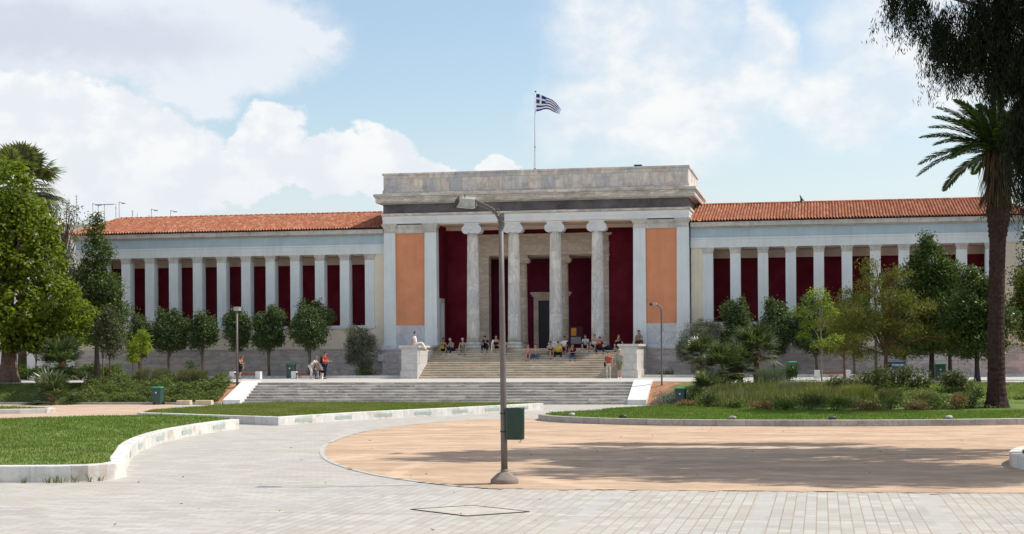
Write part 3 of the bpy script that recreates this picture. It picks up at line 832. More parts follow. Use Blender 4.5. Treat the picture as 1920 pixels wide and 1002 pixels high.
t = empty('notice_board', (2.55, 2.2, 1.95), 0, 'dark notice board with an orange poster and a pale sheet under the portico', 'notice board')
bm = BM(); box(bm, -.5, .5, 0, .06, .25, 1.5); box(bm, -.46, -.40, .0, .05, 0, .25); box(bm, .40, .46, 0, .05, 0, .25); obj('board', bm, plain('board_wood', (.06, .02, .025), .7, .2, 4), t)
bm = BM(); box(bm, -.32, .04, -.012, -.001, .86, 1.4); obj('poster', bm, plain('orange_poster', (.70, .30, .03), .7, .35, 9), t)
bm = BM(); box(bm, -.34, .36, -.012, -.001, .3, .78); obj('sheet', bm, plain('pale_sheet', (.30, .28, .30), .7, .1, 9), t)
# garden stairs with sloped marble cheeks
GS = empty('garden_stairs', (-1.8, -20.6, GZ), 0, 'wide grey marble flight of garden steps between two sloping white cheeks', 'stairs')
def rel(bm, o): bmesh.ops.translate(bm, vec=Vector((1.8, 20.6, 1.2)), verts=bm.verts)
bm = BM()
for i in range(8):
    y0 = -20.35 + .36 * i; z1 = GZ + .15 * (i + 1)
    profile_x(bm, step_profile(y0, z1 - .15 - (.05 if i == 0 else .02), z1 + (.003 if i == 7 else 0), y0 + .42 if i < 7 else -17.38), -13.333, 8.923)
rel(bm, 0); obj('steps', bm, M_STEP2, GS)
M_CHEEK = marble('bright_marble', [(.66, .66, .64), (.70, .69, .67), (.62, .63, .63)], None, (.45, .49, .53), .8, .45, (1, 1, 1))
for xa, xb in ((-14.36, -13.335), (8.925, 9.96)):
    bm = BM()
    p = [(-20.75, GZ - .04), (-20.75, GZ + .27), (-17.9, .03), (-17.5, .10), (-17.2, .10), (-17.2, GZ - .04)]
    profile_x(bm, p, xa, xb)
    bm2 = bm; rel(bm2, 0)
    ck = obj('cheek_wall', bm2, M_CHEEK, GS, bevel=.01)
# ------------------------------------------------------------------ lawns, kerbs, grass
M_KERB = marble('kerb_marble', [(.62, .61, .58), (.66, .65, .62), (.57, .56, .54)], (1.15, 3.0), (.42, .44, .47), .9, .4, (1, 1, 1), joint=.45, stain=(.36, .28, .20), stain_amt=.6, streak=.25)
M_KERBG = marble('grey_kerb_stone', [(.34, .33, .32), (.42, .40, .37), (.30, .29, .29)], (1.1, 3.0), (.2, .19, .19), .9, .5, (1, 1, 1), joint=.6, stain=(.2, .17, .14), stain_amt=.5)
M_VENT = plain('vent_grille', (.42, .50, .46), .5, .12, 6, .4)

def kerb(name, pts, th, h, m, label, z=GZ, ends=(True, True), parent=None):
    """low wall along a line of points; inner side is to the left of the walk"""
    P = [Vector((x, y, 0)) for x, y in pts]; n = len(P); inn = []
    for i in range(n):
        a = (P[i] - P[i - 1]).normalized() if i else (P[1] - P[0]).normalized()
        b = (P[i + 1] - P[i]).normalized() if i < n - 1 else a
        na, nb = Vector((-a.y, a.x, 0)), Vector((-b.y, b.x, 0)); k = (na + nb)
        k = k / max(.35, k.length_squared) * 2
        inn.append(P[i] + k * th)
    bm = BM()
    R = []
    for o, q in zip(P, inn):
        R.append([bm.verts.new((o.x, o.y, z - .03)), bm.verts.new((o.x, o.y, z + h)), bm.verts.new((q.x, q.y, z + h)), bm.verts.new((q.x, q.y, z - .03))])
    for i in range(n - 1):
        for k in range(4): bm.faces.new((R[i][k], R[i][(k + 1) % 4], R[i + 1][(k + 1) % 4], R[i + 1][k]))
    bm.faces.new(R[0]); bm.faces.new(R[-1][::-1])
    o = obj(name, bm, m, parent)
    b = o.modifiers.new('bevel', 'BEVEL'); b.width = .018; b.segments = 2; b.limit_method = 'ANGLE'; b.angle_limit = .7
    if label: tag(o, label, 'kerb')
    return o, P, inn

def arc_points(pts, step):
    L = [0]
    for a, b in zip(pts, pts[1:]): L.append(L[-1] + (Vector(b) - Vector(a)).length)
    return L
def vents(root, pts, spots, w, hz0, hz1):
    """grilles let into the outer face of a kerb, each its own part"""
    L = arc_points(pts, 0)
    def at(s):
        for i in range(len(pts) - 1):
            if L[i] <= s <= L[i + 1]:
                t = (s - L[i]) / (L[i + 1] - L[i]); return Vector(pts[i]).lerp(Vector(pts[i + 1]), t)
    for s in spots:
        bm = BM()
        k = 6
        for q in range(k):
            a, b = at(s - w / 2 + w * q / k), at(s - w / 2 + w * (q + 1) / k)
            d = (b - a).normalized(); nrm = Vector((d.y, -d.x)) * .006
            def quad(z0, z1, off):
                nn = Vector((d.y, -d.x)) * off
                vs = [bm.verts.new((p.x + nn.x, p.y + nn.y, z)) for p, z in ((a, z0), (b, z0), (b, z1), (a, z1))]
                bm.faces.new(vs)
            quad(hz0, hz1, .005)
            for j in range(3):
                zz = hz0 + (hz1 - hz0) * (j + .5) / 3; quad(zz - .012, zz + .012, .014)
            if q in (0, k - 1):
                c = a if q == 0 else b
                nn = Vector((d.y, -d.x)); e = d * .02
                vs = [bm.verts.new((c.x + nn.x * .016 + e.x * sx, c.y + nn.y * .016 + e.y * sx, z)) for sx, z in ((-1, hz0), (1, hz0), (1, hz1), (-1, hz1))]
                bm.faces.new(vs)
        o = obj('vent_grille', bm, M_VENT, root, fixn=False)

# lawn A, near left
A_front = [(-9.0, -73.3), (-3, -73.2), (.8, -72.95), (2.0, -72.75), (2.75, -72.4), (3.12, -71.8), (3.05, -71.0)]
A_curve = [(p.x, p.y) for p in catmull([(3.05, -71.0, 0), (2.35, -69.6, 0), (1.35, -67.2, 0), (.05, -64.1, 0), (-1.2, -60.4, 0), (-2.2, -56.4, 0), (-2.75, -52.4, 0), (-2.9, -50.0, 0), (-2.85, -48.2, 0)], 5)]
A_all = A_front[:-1] + A_curve
kA, PA, iA = kerb('kerb_wall', A_all, .36, .375, M_KERB, 'long curving white marble kerb with grilles round the nearest left lawn')
la = arc_points(A_curve, 0)[-1]
vents(kA, A_curve, [la * q for q in (.24, .415, .59, .755, .915)], 1.15, GZ + .10, GZ + .26)
polyA = [(p.x, p.y) for p in iA] + [(-3.6, -47.4), (-5.5, -45.2), (-8.2, -43.5), (-10.8, -45.2), (-13, -47.5), (-25, -50), (-25, -73)]
# lawn B, in front of the garden stairs
B_left = [(-10.4, -41.0), (-8.2, -42.2), (-5.0, -44.0), (-2.25, -45.45)]
B_front = [(p.x, p.y) for p in catmull([(-2.25, -45.45, 0), (-1.2, -42.3, 0), (.05, -39.3, 0), (2.7, -34.4, 0), (5.62, -28.3, 0)], 5)]
kB, PB, iB = kerb('kerb_wall', B_left[:-1] + B_front, .34, .34, M_KERB, 'straight white marble kerb with seven grilles beside the lawn below the stairs')
lb = arc_points(B_front, 0)[-1]
vents(kB, B_front, [lb * q for q in (.09, .235, .375, .51, .645, .775, .90)], 1.1, GZ + .09, GZ + .235)
polyB = [(p.x, p.y) for p in iB] + [(5.2, -27.2), (-9.4, -26.5), (-10.3, -30.5), (-11.2, -37.6)]
# lawn C, right of the sand
C_line = [(p.x, p.y) for p in catmull([(9.1, -34.6, 0), (7.75, -37.3, 0), (7.35, -39.2, 0), (7.8, -40.9, 0), (9.1, -42.5, 0), (11.4, -44.0, 0), (14.4, -44.9, 0), (18.5, -45.0, 0), (22.6, -44.5, 0), (27, -43.0, 0), (34, -40, 0), (42, -36.5, 0)], 4)]
kC, PC, iC = kerb('kerb_wall', C_line, .32, .25, M_KERBG, 'low weathered grey stone kerb along the sand under the right-hand lawn')
polyC = [(p.x, p.y) for p in iC] + [(42, -31), (30, -33.5), (24, -35), (17, -34.5), (14.0, -30.5), (12.6, -27.2), (10.9, -29.8), (9.6, -33)]
# lawn D, far left
D_line = [(-40, -40.5), (-24, -36.2), (-20.4, -34.9), (-18.5, -33.7), (-18.3, -33.2), (-18.9, -32.3)]
kD, PD, iD = kerb('kerb_wall', D_line, .3, .24, M_KERB, 'short white kerb at the far left edge beside the dirt path')
polyD = [(p.x, p.y) for p in iD] + [(-22, -30.5), (-40, -33)]
# lawn E, cut by the right edge
E_line = [(p.x, p.y) for p in catmull([(34.2, -60.4, 0), (27.8, -60.4, 0), (25.5, -61.0, 0), (24.5, -62.4, 0), (24.0, -64.2, 0), (23.92, -65.8, 0), (24.4, -66.9, 0), (25.9, -67.5, 0), (34.2, -67.8, 0)], 4)]
kE, PE, iE = kerb('kerb_wall', E_line, .3, .33, M_KERB, 'rounded pale kerb of a small lawn cut by the right edge')
polyE = [(p.x, p.y) for p in iE]

def inside(poly, X, Y):
    poly = np.asarray(poly); x0, y0 = poly[:, 0], poly[:, 1]; x1, y1 = np.roll(x0, -1), np.roll(y0, -1)
    c = np.zeros(len(X), bool)
    for a, b, c_, d_ in zip(x0, y0, x1, y1):
        k = ((b > Y) != (d_ > Y)) & (X < (c_ - a) * (Y - b) / (d_ - b + 1e-12) + a); c ^= k
    return c
def blades(name, poly, z, n, hmin, hmax, w, m, zf=None, label=None, clump=.6):
    P = np.asarray(poly); lo, hi = P.min(0), P.max(0)
    X = RNG.uniform(lo[0], hi[0], n * 3); Y = RNG.uniform(lo[1], hi[1], n * 3)
    k = inside(poly, X, Y); X, Y = X[k][:n], Y[k][:n]; n = len(X)
    Z = np.full(n, z) if zf is None else np.array([zf(a, b) for a, b in zip(X, Y)])
    nz = np.array([mnoise.noise((a * clump, b * clump, 3.0)) for a, b in zip(X, Y)])
    H = RNG.uniform(hmin, hmax, n) * (1 + .5 * nz); A = RNG.uniform(0, 2 * PI, n); L = RNG.uniform(0, .6, n) * H; A2 = RNG.uniform(0, 2 * PI, n)
    V = np.empty((n, 3, 3)); dx, dy = np.cos(A) * w / 2, np.sin(A) * w / 2
    V[:, 0] = np.c_[X - dx, Y - dy, Z - .01]; V[:, 1] = np.c_[X + dx, Y + dy, Z - .01]; V[:, 2] = np.c_[X + np.cos(A2) * L, Y + np.sin(A2) * L, Z + H]
    o = link_mesh(name, np_mesh(name, V.reshape(-1, 3), np.arange(n * 3).reshape(-1, 3)), m)
    return tag(o, label, None, None, 'stuff')
M_GRASS = leafmat('lawn_grass', [(.075, .125, .02), (.115, .17, .028), (.16, .215, .045), (.22, .22, .085)], .35, .6, .2, dry=(.25, .22, .10))
M_GRASSA = leafmat('watered_lawn_grass', [(.05, .115, .014), (.08, .16, .02), (.115, .20, .03), (.17, .22, .05)], .35, .6, .2, dry=(.15, .17, .05))
M_GRASSD = leafmat('rough_grass', [(.055, .09, .022), (.09, .13, .032), (.14, .17, .05), (.24, .21, .095)], .35, .65, .2)
for nm, pl, z, n in (('lawn', polyA, GZ + .355, 110000), ('lawn', polyB, GZ + .325, 60000), ('lawn', polyC, GZ + .245, 80000), ('lawn', polyD, GZ + .23, 14000), ('lawn', polyE, GZ + .315, 20000)):
    sheet_poly('lawn', pl, z, M_TURF)
    blades('grass', pl, z, n, .035, .085, .022, M_GRASS if pl is polyB else M_GRASSA, label='short green lawn grass inside its kerb')

# ------------------------------------------------------------------ street furniture
M_POLE = plain('brown_grey_pole', (.135, .115, .108), .55, .14, 4, .4, bump=.05)
M_CONC = plain('cast_concrete', (.215, .18, .155), .9, .22, 5, .2, bump=.3)
M_GALV = plain('galvanised_metal', (.36, .35, .325), .5, .2, 8, .5, .3)
M_DARK = plain('dark_metal', (.035, .033, .035), .5, .3, 6, .4)
M_GLASS = plain('lamp_glass', (.62, .62, .58), .25, .1, 6, .6)
M_BING = plain('green_bin_enamel', (.006, .036, .026), .4, .3, 5, .5, bump=.05)
M_LID = plain('green_plastic_lid', (.03, .22, .12), .5, .15, 5, .4)
M_BODY = plain('dark_green_plastic', (.035, .075, .07), .5, .18, 5, .4)
M_RUB = plain('black_rubber', (.02, .02, .02), .8, .2, 5)

# tall lamp in the middle
t = empty('street_lamp', (12.39, -71.8, GZ), 0, 'tall brown street lamp with a tilted floodlight head on a round concrete foot', 'street lamp')
bm = BM(); lathe(bm, [(.30, -.01), (.31, .02), (.31, .085), (.295, .105), (.15, .235), (.10, .25), (.085, .265)], 32); obj('foot', bm, M_CONC, t)
bm = BM(); tube(bm, [(0, 0, .2), (-.01, 0, 1.2), (-.028, 0, 3.5), (-.045, 0, 5.82)], [.074, .072, .062, .054], 20)
tube(bm, [(0, 0, .2), (0, 0, .32)], [.09, .085], 20)
obj('pole', bm, M_POLE, t)
bm = BM()
arm = catmull([(-.05, 0, 5.62), (-.075, 0, 5.82), (-.17, 0, 6.0), (-.33, 0, 6.11), (-.52, -.0, 6.2), (-.63, 0, 6.255)], 6)
tube(bm, arm, [.045] * 6 + [.034] * (len(arm) - 6), 10)
tube(bm, [(p.x - .0, p.y - .03, p.z + .05) for p in arm[9:]], .017, 8)
box(bm, -.075, .005, -.05, .05, 5.62, 5.98); box(bm, -.01, .03, -.035, .035, 5.68, 6.0)
for z in (5.68, 5.8, 5.92): tube(bm, [(-.12, -.056, z), (.04, -.056, z)], .013, 6)
tube(bm, [(-.12 + .05 * math.cos(a), -.03, 6.04 + .05 * math.sin(a)) for a in [i * PI / 6 for i in range(13)]], .009, 6)
for p in arm[14::3]: box(bm, p.x - .012, p.x + .012, -.046, .046, p.z - .045, p.z + .065)
obj('arm', bm, M_POLE, t)
rot = Matrix.Translation((-.64, 0, 6.245)) @ Matrix.Rotation(.10, 4, 'Y') @ Matrix.Rotation(.42, 4, 'X') @ Matrix.Scale(.80, 4)
bm = BM()
def hexa(bm, lo, hi, z0, z1, mi=0):
    v = [bm.verts.new(rot @ Vector((x, y, z))) for z, r in ((z0, lo), (z1, hi)) for x, y in ((r[0], r[2]), (r[1], r[2]), (r[1], r[3]), (r[0], r[3]))]
    for f in ((3, 2, 1, 0), (4, 5, 6, 7), (0, 1, 5, 4), (1, 2, 6, 5), (2, 3, 7, 6), (3, 0, 4, 7)): bm.faces.new([v[i] for i in f]).material_index = mi
hexa(bm, (-.46, .03, -.19, .19), (-.36, .0, -.10, .10), -.08, .13)
hexa(bm, (-.48, .045, -.205, .205), (-.475, .04, -.2, .2), -.105, -.08)
hexa(bm, (-.02, .07, -.05, .05), (-.02, .07, -.05, .05), -.05, .04)
hd = obj('lamp_head', bm, M_GALV, t, bevel=.008)
bm = BM(); hexa(bm, (-.44, .01, -.17, .17), (-.44, .01, -.17, .17), -.125, -.106); obj('lens', bm, M_GLASS, hd)
bm = BM(); hexa(bm, (-.60, -.485, -.2, .2), (-.50, -.47, -.15, .15), -.15, .12); tube(bm, [rot @ Vector((-.28, 0, .13)), rot @ Vector((-.28, .02, .23))], .012, 6); obj('visor', bm, M_DARK, hd)
# bin strapped to the lamp
t = empty('litter_bin', (12.64, -71.83, -.22), 0, 'dark green metal litter bin strapped to the tall street lamp', 'litter bin')
bm = BM(); pr = []
for i in range(24):
    a = 2 * PI * i / 24; c_, s_ = math.cos(a), math.sin(a)
    pr.append((.205 * math.copysign(abs(c_) ** .45, c_), .17 * math.copysign(abs(s_) ** .6, s_)))
def ring(z, k): return [bm.verts.new((x * k, y * k, z)) for x, y in pr]
rs = [ring(0, .9), ring(.015, .97), ring(.67, 1.0), ring(.685, 1.03), ring(.70, 1.03), ring(.70, .95), ring(.08, .9)]
for a, b in zip(rs, rs[1:]):
    for i in range(24): bm.faces.new((a[i], a[(i + 1) % 24], b[(i + 1) % 24], b[i])).smooth = True
bm.faces.new(rs[0][::-1]); bm.faces.new(rs[-1])
for x in (.08, .12, .16): box(bm, x - .008, x + .008, -.165 + (x - .08) * .25, -.158 + (x - .08) * .25, .04, .66)
obj('body', bm, M_BING, t)
for z in (.175, .575):
    bm = BM(); box(bm, -.335, -.19, -.02, .02, z - .015, z + .015); tube(bm, [(-.258 + .078 * math.cos(a), .03 + .078 * math.sin(a), z) for a in [i * PI / 8 for i in range(17)]], .012, 6); obj('clamp', bm, M_DARK, t)
bm = BM(); tube(bm, [(.14, -.05, .01), (.14, -.05, -.05), (.08, -.05, -.055)], .009, 6); obj('latch_hook', bm, M_DARK, t)

# small path lamps
t = empty('path_lamp', (-14.46, -18.2, -.25), 0, 'slim path lamp with a small square white head, left of the garden stairs', 'lamp')
bm = BM(); tube(bm, [(0, 0, 0), (0, 0, 4.5)], [.075, .055], 14); lathe(bm, [(.14, -.02), (.14, .03), (.09, .06)], 16); obj('pole', bm, M_POLE, t)
bm = BM(); box(bm, -.17, .17, -.12, .30, 4.5, 4.68, tx=.02, ty=.02); box(bm, -.19, .19, -.14, .32, 4.66, 4.71); obj('lamp_head', bm, M_GALV, t, bevel=.01)
bm = BM(); box(bm, -.14, .14, -.1, .26, 4.485, 4.5); obj('lens', bm, M_GLASS, t)
t = empty('path_lamp', (10.55, -18.2, -.35), 0, 'slim dark path lamp with a bent neck, right of the garden stairs', 'lamp')
bm = BM(); tube(bm, catmull([(0, 0, 0), (0, 0, 3.0), (0, 0, 4.25), (-.04, 0, 4.48), (-.16, 0, 4.62), (-.3, 0, 4.66)], 5), .05, 12); lathe(bm, [(.13, -.02), (.13, .03), (.08, .06)], 16); obj('pole', bm, M_POLE, t)
bm = BM(); box(bm, -.50, -.24, -.13, .13, 4.63, 4.77, tx=.03, ty=.03); obj('lamp_head', bm, M_GALV, t, bevel=.01)
bm = BM(); box(bm, -.66, -.50, -.14, .14, 4.60, 4.74, tx=.02, ty=.03); obj('visor', bm, M_DARK, t)
# floodlight masts
def mast(loc, h, label, heads, bar):
    t = empty('floodlight_mast', loc, 0, label, 'floodlight')
    bm = BM(); tube(bm, [(0, 0, 0), (0, 0, h)], [.09, .07], 12); obj('pole', bm, M_DARK, t)
    bm = BM(); box(bm, bar[0], bar[1], -.04, .04, h - .06, h + .02); tube(bm, [(bar[0] * .8, 0, h - .05), (0, 0, h - .5)], .025, 6); obj('crossbar', bm, M_DARK, t)
    for x in heads:
        bm = BM(); box(bm, x - .22, x + .22, -.15, .12, h + .12, h + .48, tx=.03, ty=.05); box(bm, x - .03, x + .03, -.03, .03, h, h + .13); box(bm, x - .19, x + .19, -.17, -.15, h + .16, h + .44); obj('floodlight', bm, M_DARK, t, bevel=.01)
mast((22.62, -6.0, 0), 6.0, 'dark floodlight mast with a crossbar among the right-hand trees', (-.30, .40), (-.75, .55))
mast((-32.1, -6.0, 0), 5.15, 'dark floodlight mast half hidden by the left-hand trees', (-.4, .35), (-.6, .55))

# wheeled bins
def wheelie():
    t = empty('wheeled_bin', (0, 0, 0))
    bm = BM(); box(bm, -.22, .22, -.22, .24, .08, .90, tx=-.045, ty=-.05); box(bm, -.275, .275, -.285, .30, .86, .90); obj('body', bm, M_BODY, t, bevel=.02)
    bm = BM(); box(bm, -.285, .285, -.31, .30, .90, .95, tx=.01, ty=.01); box(bm, -.25, .25, -.26, .26, .95, .985, tx=.03, ty=.04); tube(bm, [(-.2, .33, .9), (.2, .33, .9)], .02, 8); obj('lid', bm, M_LID, t, bevel=.01)
    for s in (-1, 1):
        bm = BM(); tube(bm, [(s * .25, .2, .1), (s * .30, .2, .1)], .1, 16); obj('wheel', bm, M_RUB, t)
    bm = BM(); lathe(bm, [(.045, 0), (.045, .004)], 14); bmesh.ops.rotate(bm, matrix=Matrix.Rotation(PI / 2, 3, 'X'), verts=bm.verts); bmesh.ops.translate(bm, vec=(0, -.262, .66), verts=bm.verts); obj('sticker', bm, M_PAINT, t)
    return t
def copy_tree(o, parent=None):
    c = o.copy(); COL.objects.link(c)
    if parent: c.parent = parent
    for ch in list(o.children): copy_tree(ch, c)
    return c
b0 = wheelie()
for i, (x, y, z, rz, sc, lab) in enumerate(((-18.1, -21.3, GZ, .05, 1.06, 'green wheeled bin in front of the ground cover left of the stairs'),
                                    (12.3, -26.2, -1.1, -.1, .98, 'green wheeled bin beside the grey-leaved shrub at the right bank'),
                                    (-16.0, -4.2, 0, 0, 1.05, 'green wheeled bin against the museum base left of the largest round tree'),
                                    (17.55, -8.5, 0, .2, 1.05, 'green wheeled bin behind the fan palms on the right terrace'),
                                    (25.55, -18.5, -.06, .1, 1.05, 'green wheeled bin in the shade under the dark right-hand trees'),
                                    (28.85, -29.5, -.7, .1, .95, 'dark wheeled bin cut by the right edge beside the palm trunk'))):
    o = b0 if i == 0 else copy_tree(b0)
    o.location = (x, y, z); o.rotation_euler.z = rz; o.scale = (sc, sc, sc)
    tag(o, lab, 'bin', 'green wheeled bins in the garden')
# benches: two marble blocks and a board
M_PLANK = plain('bench_board', (.24, .10, .07), .7, .2, 5)
def bench():
    t = empty('bench', (0, 0, 0))
    for s in (-1, 1):
        bm = BM(); box(bm, s * .93 - .17, s * .93 + .17, -.22, .22, -.01, .50); obj('support', bm, M_CHEEK, t, bevel=.015)
    bm = BM(); box(bm, -.756, .756, -.2, .2, .36, .43); box(bm, -.756, .756, -.2, -.16, .30, .358); obj('seat', bm, M_PLANK, t, bevel=.008)
    return t
b0 = bench()
for i, (x, y, lab) in enumerate(((-18.55, -6.0, 'marble-ended bench beside the woman in a dark dress on the left terrace'),
                                 (-14.15, -6.2, 'marble-ended bench with the small group of people gathered round it'),
                                 (19.95, -9.2, 'marble-ended bench on the right terrace beyond the tall grass'))):
    o = b0 if i == 0 else copy_tree(b0); o.location = (x, y, 0); o.scale = (.98, 1, 1)
    tag(o, lab, 'bench', 'marble and board benches on the terrace')
# low kerbs of the planting strips along the wings
for s, x0, x1, y, lab in ((-1, -36, -7.9, -3.6, 'low marble kerb of the planting strip along the left wing'), (1, 7.9, 36, -4.0, 'low marble kerb of the planting strip along the right wing')):
    bm = BM(); box(bm, x0, x1, y - .12, y + .12, -.02, .17)
    tag(obj('strip_kerb', bm, M_KERB, bevel=.012), lab, 'kerb')
    sheet_poly('planting_strip', [(x0, y + .12), (x1, y + .12), (x1, .3), (x0, .3)], .10, M_SOIL)
# dark edge wall of the terrace left of the stairs, stone blocks at the bank foot
for xs, ys, lab in (((-17.6, -14.42), -17.55, 'short dark terrace wall beside the left cheek of the garden stairs'), ):
    bm = BM(); box(bm, xs[0], xs[1], ys, ys + .3, -.5, .02); tag(obj('terrace_wall', bm, M_KERBG, bevel=.01), lab, 'wall')
bm = BM(); box(bm, -36, -14.4, -20.95, -20.68, GZ - .02, GZ + .13); tag(obj('bank_kerb', bm, M_KERBG, bevel=.01), 'low stone kerb at the foot of the left planted bank', 'kerb')
for (x, y, s_, lab) in ((-15.3, -21.2, .42, 'yellowish squared stone block at the left end of the garden stairs'), (-16.5, -21.25, .36, 'smaller yellowish stone block left of its larger neighbour by the stairs')):
    bm = BM(); box(bm, x - s_ * 1.2, x + s_ * 1.2, y - .2, y + .2, GZ - .01, GZ + .26, tx=.02, ty=.02); tag(obj('stone_block', bm, plain('yellow_stone', (.52, .42, .28), .85, .2, 3), bevel=.03), lab, 'stone block')
bm = BM(); box(bm, -27.4, -26.2, -27.3, -26.7, GZ - .01, GZ + .52, tx=.02); tag(obj('stone_block', bm, M_PIER, bevel=.02), 'pale stone block at the far left edge in the shade of the big tree', 'stone block')
# dark lumps on the right-hand lawn edge
for i, (x, y, lab) in enumerate(((9.15, -41.6, 'dark stone on the grass near the rounded tip of the right-hand lawn'), (11.5, -43.3, 'dark stone second from the tip of the right-hand lawn'), (15.9, -44.4, 'dark stone on the kerb below the fan palms'), (19.7, -44.4, 'dark stone on the kerb below the tall grass'), (24.1, -43.5, 'dark stone on the kerb near the date palm'))):
    bm = BM(); ball(bm, (0, 0, .06), .15, 2, (1.1, .9, .6))
    for v in bm.verts: v.co += Vector((mnoise.noise(v.co * 9 + Vector((i * 3, 0, 0))), mnoise.noise(v.co * 9 + Vector((0, i * 5, 0))), 0)) * .05
    o = tag(obj('stone', bm, M_DARK if i % 2 else M_KERBG), lab, 'stone', 'dark stones along the right-hand lawn kerb'); o.location = (x, y, GZ + .24)
# paved access cover
t = empty('access_cover', (13.0, -77.75, GZ), 0, 'diamond-set paved access cover with a dark rusty frame in the foreground paving', 'cover')
q = [Vector(p) for p in ((11.80, -77.72, 0), (13.10, -78.75, 0), (14.08, -77.85, 0), (12.78, -76.82, 0))]
ctr = sum(q, Vector()) / 4
bm = BM()
for i in range(4):
    a, b = q[i], q[(i + 1) % 4]; ai, bi = a + (ctr - a) * .045, b + (ctr - b) * .045
    lo_ = [bm.verts.new((p.x - 13, p.y + 77.75, .004)) for p in (a, b, bi, ai)]; hi_ = [bm.verts.new((p.x - 13, p.y + 77.75, .016)) for p in (a, b, bi, ai)]
    bm.faces.new(hi_)
    for k in range(4): bm.faces.new((lo_[k], lo_[(k + 1) % 4], hi_[(k + 1) % 4], hi_[k]))
obj('frame', bm, plain('rusty_frame', (.10, .06, .045), .85, .4, 6, .2), t)
bm = BM(); bm.faces.new([bm.verts.new((p.x - 13, p.y + 77.75, .01)) for p in [a + (ctr - a) * .05 for a in q]]); obj('slab', bm, plain('cover_slab', (.405, .385, .345), .7, .16, 3, .2, bump=.2), t)
# blue sign board
t = empty('sign_board', (23.45, -13.0, 0), .05, 'blue information board with pale text lines behind the right-hand trees', 'sign')
bm = BM(); box(bm, -.75, .75, -.03, .03, .55, 1.35); t.scale = (.78, 1, .8); obj('panel', bm, plain('sign_blue', (.02, .10, .28), .5, .08, 4), t)
bm = BM()
for z, h_ in ((1.30, .02), (1.06, .05), (.98, .02), (.62, .02)): box(bm, -.68, .66, -.036, -.031, z - h_, z + h_)
obj('text_lines', bm, M_PAINT, t)
bm = BM()
for s in (-1, 1): box(bm, s * .8 - .04, s * .8 + .04, -.04, .04, 0, 1.4)
box(bm, -.76, .76, -.03, .03, 1.352, 1.4)
obj('post_frame', bm, M_GALV, t)
# distant block with aerials behind the left wing
t = empty('apartment_block', (-62, 52, 0), 0, 'pale distant block with a flat roof behind the left wing', 'building')
bm = BM(); box(bm, -14, 6.3, 0, 14, 0, 15.6); box(bm, -13.6, -1.5, 1, 13, 15.6, 16.6); obj('wall', bm, plain('far_white_wall', (.62, .60, .56), .9, .08, .3), t)
bm = BM(); box(bm, -14.3, 6.6, -.3, 14.3, 15.6, 15.8); obj('roof_edge', bm, M_CORN2, t)
t2 = empty('apartment_block', (-40, 58, 0), 0, 'lower distant block hidden behind the red roof and carrying thin aerials', 'building')
bm = BM(); box(bm, -15, 15, 0, 12, 0, 15.4); obj('wall', bm, M_CREAM, t2)
M_AER = plain('aerial_metal', (.22, .21, .22), .5, .2, 4)
for i, (x, zt, kind) in enumerate(((-63.7, 19.9, 1), (-64.6, 19.5, 0), (-61.7, 18.9, 2), (-60.3, 18.7, 3), (-58.9, 18.75, 0), (-58.5, 19.0, 2), (-56.9, 18.0, 1), (-56.3, 17.6, 0), (-54.6, 18.1, 2), (-54.9, 17.4, 1), (-52.3, 17.9, 2))):
    t = empty('aerial', (x, 60, 15.4 if x > -57 else 15.75), 0, ('thin roof aerial mast above the left roof, plain', 'thin roof aerial with several short rungs above the left roof', 'thin roof aerial with one side arm above the left roof', 'double-armed roof aerial above the left roof')[kind], 'aerial', 'aerials on the roofs behind the left wing')
    h = zt - t.location.z
    bm = BM(); tube(bm, [(0, 0, 0), (0, 0, h)], .035, 6); obj('mast', bm, M_AER, t)
    bm = BM()
    if kind == 0: box(bm, -.12, .12, -.02, .02, h - .5, h - .46)
    elif kind == 1:
        for k in range(5): box(bm, -.14, .14, -.02, .02, h - .25 - .32 * k, h - .21 - .32 * k)
    elif kind == 2: tube(bm, [(0, 0, h - .1), (.75, 0, h - .25)], .035, 6); box(bm, .3, .75, -.02, .02, h - .3, h - .18)
    else: box(bm, -.85, 1.2, -.03, .03, h - .06, h + .03); box(bm, -.85, -.35, -.04, .04, h - .15, h - .05); tube(bm, [(-.75, 0, -.5), (-.75, 0, h)], .035, 6)
    obj('rods', bm, M_AER, t)
